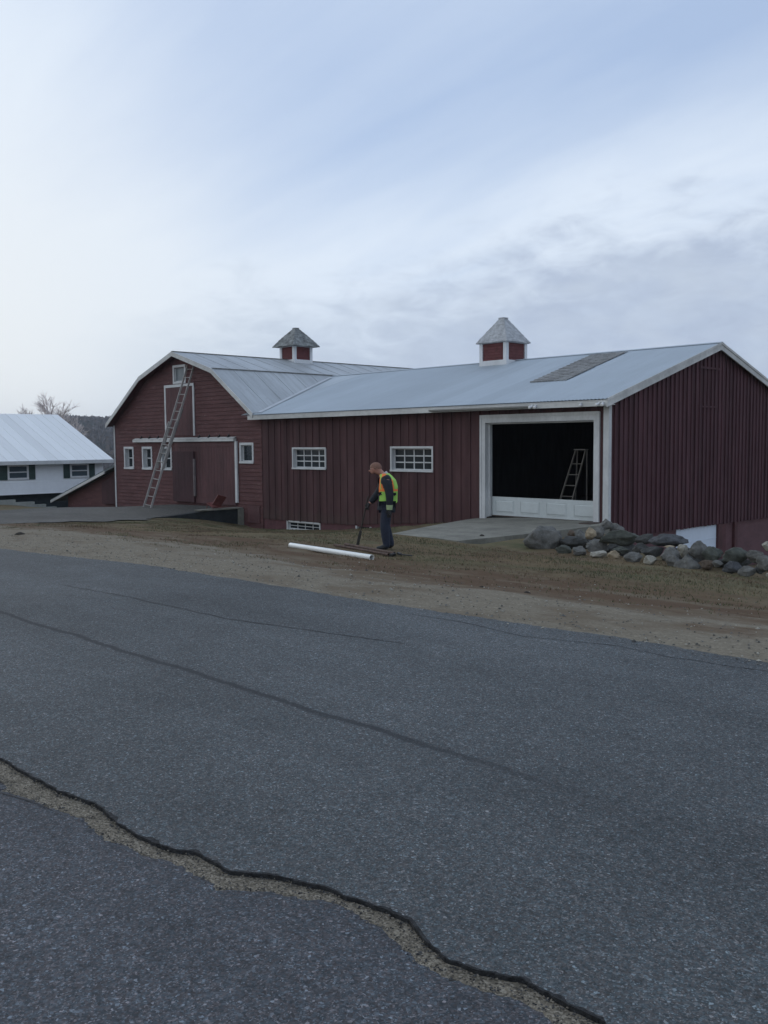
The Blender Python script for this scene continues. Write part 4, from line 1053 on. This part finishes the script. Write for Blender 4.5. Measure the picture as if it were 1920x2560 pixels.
# ================================================================== person
FW = Vector((-.698,-.716,0)); LF = Vector((.716,-.698,0))
PX, PY = -12.09, 11.83; PZ = gz(PX, PY)-.005
per_angle = math.atan2(-.716, -.698)
def skin(name, verts, edges, radii, mat, parent=None, sub=2, root=0, smooth=True):
    me = bpy.data.meshes.new(name); me.from_pydata(verts, edges, []); o = bpy.data.objects.new(name, me); COL.objects.link(o)
    sk = o.modifiers.new('s', 'SKIN'); sk.use_smooth_shade = True
    if not me.skin_vertices: me.attributes.new('skin', 'FLOAT', 'POINT')
    for i, r_ in enumerate(radii):
        r_ = r_ if isinstance(r_, tuple) else (r_, r_)
        me.skin_vertices[0].data[i].radius = r_; me.skin_vertices[0].data[i].use_root = (i == root)
    ss = o.modifiers.new('u', 'SUBSURF'); ss.levels = sub; ss.render_levels = sub
    dg = bpy.context.evaluated_depsgraph_get(); dg.update()
    m2 = bpy.data.meshes.new_from_object(o.evaluated_get(dg)); o.modifiers.clear(); old = o.data; o.data = m2; bpy.data.meshes.remove(old)
    m2.name = name; m2.materials.clear(); m2.materials.append(mat)
    for p in m2.polygons: p.use_smooth = smooth
    if parent is not None: o.parent = parent
    return o
SKINM = plain('skin', (.42,.21,.155), .55, .12, 20); HAIR = plain('short_brown_hair', (.22,.115,.08), .8, .35, 60, bump=.5)
JACK = plain('black_jacket_cloth', (.016,.020,.026), .85, .35, 14, bump=.4, bscale=18); TROU = plain('navy_trousers', (.020,.026,.045), .85, .3, 14, bump=.4, bscale=16)
BOOT = plain('dark_boots', (.018,.02,.022), .6, .3, 20); GLOVE = plain('dark_gloves', (.035,.035,.036), .8, .3, 30)
LIME = plain('lime_hi_vis', (.33,.62,.10), .6, .12, 10, bump=.2, bscale=20); ORNG = plain('orange_hi_vis', (.85,.22,.05), .6, .12, 10)
COLLAR = plain('pale_collar', (.5,.46,.45), .8, .1, 10)
class G:  # skeleton collector
    def __init__(s): s.v = []; s.e = []; s.r = []
    def n(s, p, r, par=None):
        s.v.append(p); s.r.append(r)
        if par is not None: s.e.append((par, len(s.v)-1))
        return len(s.v)-1
    def chain(s, pts, par):
        for p, r in pts: par = s.n(p, r, par)
        return par
def hand(g, wr, palm_dir, side, curl, par, k=1.0):
    """five fingers from the palm; palm_dir down the hand, side = across the knuckles (toward thumb)"""
    d = Vector(palm_dir).normalized(); s = Vector(side).normalized(); inn = d.cross(s).normalized()
    w = Vector(wr); p1 = g.n(tuple(w+d*.045), (.026*k,.017*k), par); p2 = g.n(tuple(w+d*.085), (.033*k,.014*k), p1)
    for i, (o_, L) in enumerate(((.030,.072),(.010,.080),(-.010,.075),(-.029,.060))):
        b0 = w+d*.098+s*o_; a = b0; q = g.n(tuple(a), .0098*k, p2); dd_ = d.copy()
        for j in range(3):
            dd_ = (dd_*math.cos(curl)+inn*math.sin(curl)).normalized(); inn2 = inn
            a = a+dd_*L*(.42,.32,.26)[j]; q = g.n(tuple(a), (.0092,.0085,.007)[j]*k, q)
    t0 = w+d*.035+s*.028; q = g.n(tuple(t0), .012*k, p1); t1 = t0+(d*.7+s*.7).normalized()*.035+inn*.012; q = g.n(tuple(t1), .0105*k, q); g.n(tuple(t1+(d*.95+inn*.4).normalized()*.028), .009*k, q)
# joints (local: x forward, y to his left, z up)
J = dict(pel=(-.035,0,.86), sp=(-.05,0,1.0), ch=(-.06,0,1.16), uc=(-.045,0,1.30), nk=(.035,0,1.385),
         sL=(-.035,.20,1.285), eL=(-.085,.255,1.03), wL=(-.075,.245,.775), sR=(-.01,-.185,1.30), eR=(.10,-.235,1.06), wR=(.29,-.20,.845),
         hL=(-.035,.09,.82), kL=(.015,.105,.45), aL=(-.02,.11,.085), hR=(-.035,-.09,.82), kR=(.0,-.10,.45), aR=(-.10,-.10,.085))
g = G(); pel = g.n(J['pel'], (.13,.12)); sp = g.n(J['sp'], (.125,.11), pel); ch = g.n(J['ch'], (.14,.12), sp); uc = g.n(J['uc'], (.12,.10), ch)
nk = g.n(J['nk'], .062, uc); hb_ = g.n((.10,0,1.435), .060, nk); 
h1 = g.n((.155,0,1.475), .078, hb_); h2 = g.n((.185,0,1.525), .098, h1); h3 = g.n((.195,0,1.565), .062, h2)
fc = g.n((.235,0,1.475), .058, h1); jw = g.n((.228,0,1.425), .044, fc); g.n((.243,0,1.402), .022, jw)   # face and chin, bowed down
nb = g.n((.280,0,1.462), .016, fc); g.n((.298,0,1.444), .011, nb)                                   # nose
for s in (-1, 1): e = g.n((.150,s*.078,1.492), .016, h1); g.n((.140,s*.092,1.500), .012, e)         # ears
for S_, a in (('L',1),('R',-1)):
    sh = g.n(J['s'+S_], .062, uc); q = g.n(J['e'+S_], .045, sh); q = g.n(J['w'+S_], (.030,.026), q)
    if S_ == 'L': hand(g, J['wL'], (.02,-.02,-1), (1,0,0), .28, q)
    else: hand(g, J['wR'], (.42,.05,-.80), (.8,0,.5), .95, q)
    th = g.n(J['h'+S_], .095, pel); kn = g.n(J['k'+S_], .062, th); an = g.n(J['a'+S_], .044, kn)
    hl = g.n((J['a'+S_][0]-.035, J['a'+S_][1], .045), .034, an); ft = g.n((J['a'+S_][0]+.10, J['a'+S_][1]+a*.01, .04), (.036,.030), an); g.n((J['a'+S_][0]+.175, J['a'+S_][1]+a*.015, .032), (.034,.022), ft)
person = skin('person', g.v, g.e, g.r, SKINM)
person.location = (PX, PY, PZ); person.rotation_euler = (0, 0, per_angle)
tag(person, 'man in black jacket, hi-vis vest and navy trousers looking down at pipes', 'person')
# trousers
g = G(); a = g.n((-.03,0,.90), (.155,.15)); 
for S_ in ('L','R'):
    h = g.n(J['h'+S_], .118, a); m_ = g.n(tuple(Vector(J['h'+S_]).lerp(Vector(J['k'+S_]), .5)), .106, h); k_ = g.n(J['k'+S_], .092, m_)
    m_ = g.n(tuple(Vector(J['k'+S_]).lerp(Vector(J['a'+S_]), .5)), .086, k_); g.n((J['a'+S_][0]+.0, J['a'+S_][1], .10), .071, m_); g.n((J['a'+S_][0]+.01, J['a'+S_][1], .055), .072, len(g.v)-1)
skin('trousers', g.v, g.e, g.r, TROU, person)
# jacket
g = G(); a = g.n((-.035,0,.90), (.168,.165)); b_ = g.n((-.04,0,1.02), (.17,.165), a); c_ = g.n((-.045,0,1.16), (.175,.165), b_); d_ = g.n((-.035,0,1.285), (.145,.13), c_); e_ = g.n((.02,0,1.36), .082, d_)
g.n((-.02,0,.76), (.150,.145), a)
for S_ in ('L','R'):
    s_ = g.n(J['s'+S_], .096, d_); m_ = g.n(tuple(Vector(J['s'+S_]).lerp(Vector(J['e'+S_]), .5)), .090, s_); el = g.n(J['e'+S_], .082, m_)
    m_ = g.n(tuple(Vector(J['e'+S_]).lerp(Vector(J['w'+S_]), .5)), .070, el); g.n(tuple(Vector(J['e'+S_]).lerp(Vector(J['w'+S_]), .95)), .058, m_)
jk = skin('jacket', g.v, g.e, g.r, JACK, person)
# reflective green cuff band on the left sleeve
w0 = Vector(J['wL']); e0 = Vector(J['eL']); m = MB(); m.tube(w0+(w0-e0)*.06, w0-(w0-e0)*.28, .054, .060, 18, caps=True)
cf = m.build('cuff_band', plain('faded_lime_band', (.33,.42,.22), .7, .15, 20), None); cf.parent = person
# collar
m = MB(); n = 20; vs = []
for k_ in range(2):
    for i in range(n):
        t = 2*math.pi*i/n; rr_ = .086-.010*k_
        c0 = Vector((.005+.035*k_, 0, 1.352+.058*k_)); vs.append(c0+Vector((rr_*math.cos(t)*.9, rr_*math.sin(t), -rr_*math.cos(t)*.55)))
m.add(vs, [(i,(i+1)%n,n+(i+1)%n,n+i) for i in range(n)], 0, True)
cl_ = m.build('collar', COLLAR, None); cl_.parent = person
# gloves: slightly larger copies of the hands
for S_, pd, sd_, cu in (('L',(.02,-.02,-1),(1,0,0),.28),('R',(.42,.05,-.80),(.8,0,.5),.95)):
    g = G(); r0 = g.n(tuple(Vector(J['w'+S_])-Vector(pd).normalized()*.02), .040); hand(g, J['w'+S_], pd, sd_, cu, r0, 1.28)
    skin('glove', g.v, g.e, g.r, GLOVE, person, 1)
# boots
for S_, a in (('L',1),('R',-1)):
    A_ = Vector(J['a'+S_]); g = G(); r0 = g.n((A_.x,A_.y,.16), .056); r1 = g.n((A_.x-.005,A_.y,.085), .060, r0); g.n((A_.x-.045,A_.y,.048), .044, r1)
    f1 = g.n((A_.x+.07,A_.y+a*.008,.055), (.050,.046), r1); f2 = g.n((A_.x+.15,A_.y+a*.014,.045), (.052,.040), f1); g.n((A_.x+.195,A_.y+a*.016,.040), (.042,.032), f2)
    skin('boot', g.v, g.e, g.r, BOOT, person)
# vest shell
def vest():
    m = MB(); nz, na = 26, 72; grid = {}
    def prof(z):
        cx = float(np.interp(z, [.88,1.02,1.16,1.285,1.36,1.42], [-.035,-.04,-.045,-.035,-.005,.03]))
        a_ = float(np.interp(z, [.88,1.02,1.16,1.285,1.36,1.42], [.190,.188,.192,.166,.130,.092]))
        b__ = float(np.interp(z, [.88,1.02,1.16,1.285,1.36,1.42], [.195,.195,.205,.215,.165,.100]))
        return cx, a_, b__
    ids = {}
    zs = np.linspace(.90, 1.41, nz); vs = []
    for iz, z in enumerate(zs):
        cx, a_, b__ = prof(z)
        for ia in range(na):
            t = 2*math.pi*ia/na
            hem = .05*math.cos(t*2)*(1 if iz == 0 else 0)
            wr_ = 1+.02*noise.noise(Vector((math.cos(t)*3, math.sin(t)*3, z*9)))
            vs.append((cx+a_*wr_*math.cos(t), b__*wr_*math.sin(t), z-.045*math.sin(abs(math.sin(t))*1.5)*max(0,1-iz/4)+ -.10*max(0,math.cos(t))*max(0,(iz/nz-.7))))
    for iz in range(nz-1):
        z = (zs[iz]+zs[iz+1])/2
        for ia in range(na):
            t = 2*math.pi*(ia+.5)/na; ang = math.degrees(t); ang = ang-360 if ang > 180 else ang
            gap = np.interp(z, [.9,1.15,1.35], [40,36,38])
            if abs(ang) < gap: continue
            da = abs(abs(ang)-92); rad = math.hypot(da/30, (z-1.225)/.135)
            if rad < 1: continue
            mi = 0
            if rad < 1.45 and z > 1.10 and abs(ang) < 130: mi = 1
            if abs(ang) < gap+9 and z > 1.0: mi = 1
            if abs(z-1.105) < .02 : mi = 1
            m.add([vs[iz*na+ia], vs[iz*na+(ia+1)%na], vs[(iz+1)*na+(ia+1)%na], vs[(iz+1)*na+ia]], [(0,1,2,3)], mi, True)
    o = m.build('vest', [LIME, ORNG], None); o.parent = person
vest()
# hair cap over the cranium
m = MB(); n = 24; rws = 9; vs = []
C0 = Vector((.168,0,1.508)); up = Vector((.22,0,.975)).normalized(); fwd = Vector((.975,0,-.22)).normalized()
for j in range(rws+1):
    ph = math.pi*.5*j/rws*1.18
    for i in range(n):
        t = 2*math.pi*i/n; lim = 1.0
        ph2 = ph*(1-.32*max(0, math.cos(t))) # higher hairline at the face
        q = up*math.cos(ph2)*.104 + (fwd*math.cos(t)*.112 + Vector((0,1,0))*math.sin(t)*.094)*math.sin(ph2)
        q *= 1+.025*noise.noise(q*60); vs.append(C0+q)
m.add(vs, [(j*n+i, (j+1)*n+i, (j+1)*n+(i+1)%n, j*n+(i+1)%n) for j in range(rws) for i in range(n)], 0, True)
hr = m.build('hair', HAIR, None); hr.parent = person
for s in (-1, 1):
    m = MB(); m.tube((.272,s*.026,1.482), (.284,s*.028,1.478), .011, .006, 8); e_ = m.build('eye', BOOT, None); e_.parent = person
# long dark bar held in the far hand
def loc2w(p): v = Vector(p); return Vector((PX,PY,PZ)) + FW*v.x + LF*v.y + Vector((0,0,v.z))
tl = empty('digging_bar', tuple(loc2w((.50,-.2,0))), 'long dark digging bar held in the right hand of the man, tip on the ground', 'tool')
tip = loc2w((.53,-.21,.0)); tip.z = gz(tip.x, tip.y)+.01; top = loc2w((.315,-.205,.98))
m = MB(); m.tube(tip+(top-tip)*.30, top, .013, n=10); m.build('shaft', plain('dark_wood_handle', (.035,.028,.022), .7, .3, 12), tl)
m = MB(); m.bar(tip, tip+(top-tip)*.32, .055, .022, LF); m.build('blade', plain('dark_steel', (.028,.026,.02), .6, .3, 12), tl, .004)

# ================================================================== far trees and hill
def bare_tree(name, x, y, H, seed, label):
    rr = random.Random(seed); zb = gz(x, y)-.2; root = empty(name, (x,y,zb), label, 'tree', 'pale bare trees beyond the farmhouse')
    tr = MB(); cr = MB()
    def grow(p, d, L, r_, lv):
        q = p+d*L; (tr if lv < 2 else cr).tube(p, q, r_, r_*.75, 5 if lv < 2 else 3, caps=False)
        if lv >= 6: return
        for _ in range(3 if lv > 0 else 5):
            nd = (d+Vector((rr.uniform(-1,1), rr.uniform(-1,1), rr.uniform(-.25,.65)))*.75).normalized()
            s0 = p.lerp(q, rr.uniform(.55,1)); grow(s0, nd, L*rr.uniform(.6,.82), max(r_*.62, .018), lv+1)
    grow(Vector((x,y,zb)), Vector((rr.uniform(-.1,.1),0,1)).normalized(), H*.3, H*.024, 0)
    tr.build('trunk', plain('pale_bark', (.62,.56,.54), .9, .2, 3), root); cr.build('crown', plain('pale_twigs', (.72,.65,.63), .9, .2, 3), root)
for x, y, H, s, lb in ((-104.9,44.6,11.6,3,'pale bare tree rising over the farmhouse ridge, left one of three'),
                   (-104.6,46.9,12.8,5,'pale bare tree over the farmhouse ridge, tallest of three'),
                   (-104.0,49.2,11.2,11,'pale bare tree over the farmhouse ridge end, right one of three')):
    bare_tree('bare_tree', x, y, H, s, lb)
def hillz(az, r):
    top = 21 + 5*noise.noise(Vector((az*6, 1, 0))) + 3*noise.noise(Vector((az*22, 4, 0)))
    k = float(sstep(430, 980, r)); back = float(sstep(980, 1500, r))
    return -14 + (top+14)*k - 30*back
m = MB(); azs = np.linspace(R(95), R(215), 150); rs = np.linspace(400, 1500, 30); vs = []
for r_ in rs:
    for a in azs: vs.append((r_*math.cos(a), r_*math.sin(a), hillz(a, r_)))
n = len(azs)
m.add(vs, [(j*n+i, (j+1)*n+i, (j+1)*n+i+1, j*n+i+1) for j in range(len(rs)-1) for i in range(n-1)], 0, True)
struct(m.build('hill', plain('leaf_litter_slope', (.062,.052,.046), .95, .4, .02)))
def forest():
    m = MB(); N = 4200
    for i in range(N):
        a = R(153.2)+R(rng.normal(0, 5.0)); r_ = rng.uniform(430, 1010); x, y = r_*math.cos(a), r_*math.sin(a); z = hillz(a, r_)-1
        kind = noise.noise(Vector((x*.012, y*.012, 3)))+rng.normal(0,.12)
        if kind > .30:      # evergreens
            H = rng.uniform(7,11); w_ = H*.2; k_ = 6
            for lv in range(3):
                zz = z+H*(.15+.25*lv); rr_ = w_*(1-.27*lv); vs = [(x+rr_*math.cos(6.28*q/k_)*rng.uniform(.75,1.2), y+rr_*math.sin(6.28*q/k_), zz) for q in range(k_)]+[(x,y,zz+H*.38)]
                m.add(vs, [(q,(q+1)%k_,k_) for q in range(k_)], 0)
        else:               # leafless crowns made of many small fan-like sprays
            H = rng.uniform(8,13); mi = 1 if rng.random() < .6 else 2
            for q in range(9):
                t, e = rng.uniform(0,6.28), rng.uniform(-.3,1.2); d = Vector((math.cos(t)*math.cos(e), math.sin(t)*math.cos(e), math.sin(e))); c0 = Vector((x,y,z+H*.45)); c1 = c0+d*H*rng.uniform(.3,.45); s = Vector((rng.normal(),rng.normal(),rng.normal())).normalized()*H*.12
                m.add([c0, c1+s, c1+d*H*.08, c1-s], [(0,1,2),(0,2,3)], mi)
    o = m.build('forest', [plain('evergreen', (.022,.030,.024), .9, .3, .1), plain('bare_canopy', (.075,.062,.060), .9, .3, .1), plain('bare_canopy_brown', (.09,.068,.055), .9, .3, .1)])
    tag(o, 'bare and evergreen wood covering the far hill', 'forest', kind='stuff')
forest()

# haze volume
HAZE = 0.00030
if HAZE:
    m = MB(); m.box(-1250, 400, -120, 1100, -40, 48); t = bpy.data.materials.new('air_haze'); t.use_nodes = True; nt = t.node_tree; nt.nodes.clear()
    o_ = nt.nodes.new('ShaderNodeOutputMaterial'); v = nt.nodes.new('ShaderNodeVolumePrincipled'); v.inputs['Color'].default_value = (.80,.87,.97,1); v.inputs['Density'].default_value = HAZE; v.inputs['Anisotropy'].default_value = .2
    nt.links.new(v.outputs[0], o_.inputs['Volume']); hz = m.build('haze', t); tag(hz, 'thin pale blue haze in the air before the far hill', 'haze', kind='stuff')

# ================================================================== sky, sun, camera
W = bpy.data.worlds.new('World'); S.world = W; W.use_nodes = True; nt = W.node_tree; nt.nodes.clear()
class WN(NT):
    def __init__(s, tree): s.t = tree; s.tc = None
w = WN(nt); out = w.n('ShaderNodeOutputWorld'); bg = w.n('ShaderNodeBackground'); w.l(bg.outputs[0], out.inputs[0])
SUN_EL, SUN_AZ = R(14), R(172)     # azimuth measured from +x towards +y
sky = w.n('ShaderNodeTexSky', sky_type='NISHITA'); sky.sun_disc = False; sky.sun_elevation = SUN_EL; sky.sun_rotation = R(90)-SUN_AZ; sky.air_density = 1.0; sky.dust_density = .6; sky.ozone_density = 1.5
tc = w.n('ShaderNodeTexCoord'); nrm = w.n('ShaderNodeVectorMath', operation='NORMALIZE'); w.l(tc.outputs['Generated'], nrm.inputs[0])
sp = w.n('ShaderNodeSeparateXYZ'); w.l(nrm.outputs[0], sp.inputs[0]); dx, dy, dz = sp.outputs
def lin(ax, ay): return w.math('ADD', w.math('MULTIPLY', dx, ax), w.math('MULTIPLY', dy, ay))
TH = R(45.7); aR = lin(math.cos(TH), math.sin(TH))     # + to the right of the barns, - to the left
zc = w.math('MAXIMUM', dz, .0)
# cloud-plane coordinates
den = w.math('ADD', zc, .16); cv = w.n('ShaderNodeCombineXYZ'); w.l(w.math('DIVIDE', dx, den), cv.inputs[0]); w.l(w.math('DIVIDE', dy, den), cv.inputs[1])
def wn(scale, detail, rough, rot=0, st=(1,1,1), dist=0):
    mp = w.n('ShaderNodeMapping'); mp.inputs['Rotation'].default_value = (0,0,rot); mp.inputs['Scale'].default_value = st; mp.inputs['Location'].default_value = (3.1, 2.2, 0); w.l(cv.outputs[0], mp.inputs[0])
    nd = w.n('ShaderNodeTexNoise'); nd.inputs['Scale'].default_value = scale; nd.inputs['Detail'].default_value = detail; nd.inputs['Roughness'].default_value = rough; nd.inputs['Distortion'].default_value = dist
    w.l(mp.outputs[0], nd.inputs['Vector']); return nd.outputs['Fac']
dv = w.n('ShaderNodeCombineXYZ'); w.l(dx, dv.inputs[0]); w.l(dy, dv.inputs[1]); w.l(w.math('MULTIPLY', dz, 2.5), dv.inputs[2])
def wd(scale, detail, rough, loc=(0,0,0), dist=0):
    mp = w.n('ShaderNodeMapping'); mp.inputs['Location'].default_value = loc; w.l(dv.outputs[0], mp.inputs[0])
    nd = w.n('ShaderNodeTexNoise'); nd.inputs['Scale'].default_value = scale; nd.inputs['Detail'].default_value = detail; nd.inputs['Roughness'].default_value = rough; nd.inputs['Distortion'].default_value = dist
    w.l(mp.outputs[0], nd.inputs['Vector']); return nd.outputs['Fac']
n_big = wn(.55, 5, .5, .4, (1,.6,1)); n_mid = wd(5.5, 5, .55, (2,0,0), .3); n_fine = wd(19, 5, .6, (0,1,0), .4); n_puff = wd(11, 4, .55, (4,4,1), .2); n_streak = wn(.9, 6, .55, 1.25, (.35,1.6,1), .4)
# lower stratus: below a line that climbs to the right
line = w.math('ADD', w.math('MULTIPLY', aR, .17), .165)
dd = w.math('SUBTRACT', dz, line)
dd = w.math('ADD', dd, w.math('MULTIPLY', w.math('SUBTRACT', n_mid, .5), .15))
dd = w.math('ADD', dd, w.math('MULTIPLY', w.math('SUBTRACT', n_fine, .5), .12))
strat = w.mrange(dd, .045, -.06)
strat = w.math('MULTIPLY', strat, w.mrange(aR, -.36, -.12))
# thin high veil with blue showing through
veil = w.math('ADD', w.math('MULTIPLY', n_streak, .75), w.math('MULTIPLY', n_big, .35))
band = w.math('MULTIPLY', w.mrange(w.math('SUBTRACT', dz, line), .17, .02), .26)       # bright belt just above the stratus
left = w.math('MULTIPLY', w.mrange(aR, -.10, -.45), .30)
veil = w.math('ADD', w.math('ADD', veil, band), left)
vf = w.ramp(veil, [(.46, .04), (.60, .36), (.80, .95)])
ST = .10
def k(c): return tuple(x/ST for x in c)
blue = w.mix(.75, sky.outputs[0], k((.49, .63, .90)))
col = w.mix(vf, blue, k((.77, .865, .99)))
glow = w.math('MULTIPLY', w.mrange(aR, .0, -.45), w.mrange(dz, .5, .05))
col = w.mix(w.math('MULTIPLY', glow, .8), col, k((.92, .95, .95)))
scol = w.mix(w.ramp(n_fine, [(.35,0),(.65,1)]), k((.37,.45,.61)), k((.45,.54,.70)))
scol = w.mix(w.mrange(aR, .2, -.35), scol, k((.60,.69,.80)))
scol = w.mix(w.ramp(n_puff, [(.42,0),(.72,.45)]), scol, k((.62,.70,.80)))
col = w.mix(w.math('MULTIPLY', strat, .74), col, scol)
w.l(col, bg.inputs[0]); bg.inputs[1].default_value = ST
sun = bpy.data.lights.new('sun', 'SUN'); sun.energy = .5; sun.angle = R(25); sun.color = (1, .95, .88)
so = bpy.data.objects.new('sun', sun); COL.objects.link(so)
sd = Vector((math.cos(SUN_EL)*math.cos(SUN_AZ), math.cos(SUN_EL)*math.sin(SUN_AZ), math.sin(SUN_EL)))
so.rotation_euler = sd.to_track_quat('Z', 'Y').to_euler(); so.location = (-20, 0, 30)

p_, r_, th = R(4.28365), R(-.45577), R(45.7009)
Fl = Vector((-math.sin(th), math.cos(th), 0)); Rt = Vector((math.cos(th), math.sin(th), 0)); Uz = Vector((0,0,1))
F = Fl*math.cos(p_)-Uz*math.sin(p_); Up = Fl*math.sin(p_)+Uz*math.cos(p_)
Rr = Rt*math.cos(r_)+Up*math.sin(r_); Ur = -Rt*math.sin(r_)+Up*math.cos(r_)
cam = bpy.data.cameras.new('camera'); co_ = bpy.data.objects.new('camera', cam); COL.objects.link(co_)
co_.matrix_world = Matrix(((Rr.x,Ur.x,-F.x,0),(Rr.y,Ur.y,-F.y,0),(Rr.z,Ur.z,-F.z,1.6),(0,0,0,1)))
cam.sensor_fit = 'VERTICAL'; cam.sensor_height = 24; cam.lens = 24*2310.42/2560; cam.clip_start = .05; cam.clip_end = 6000
S.camera = co_
S.view_settings.view_transform = 'Standard'; S.view_settings.look = 'None'; S.view_settings.exposure = 0; S.view_settings.gamma = 1
S.cycles.volume_bounces = 0; S.cycles.max_bounces = 6
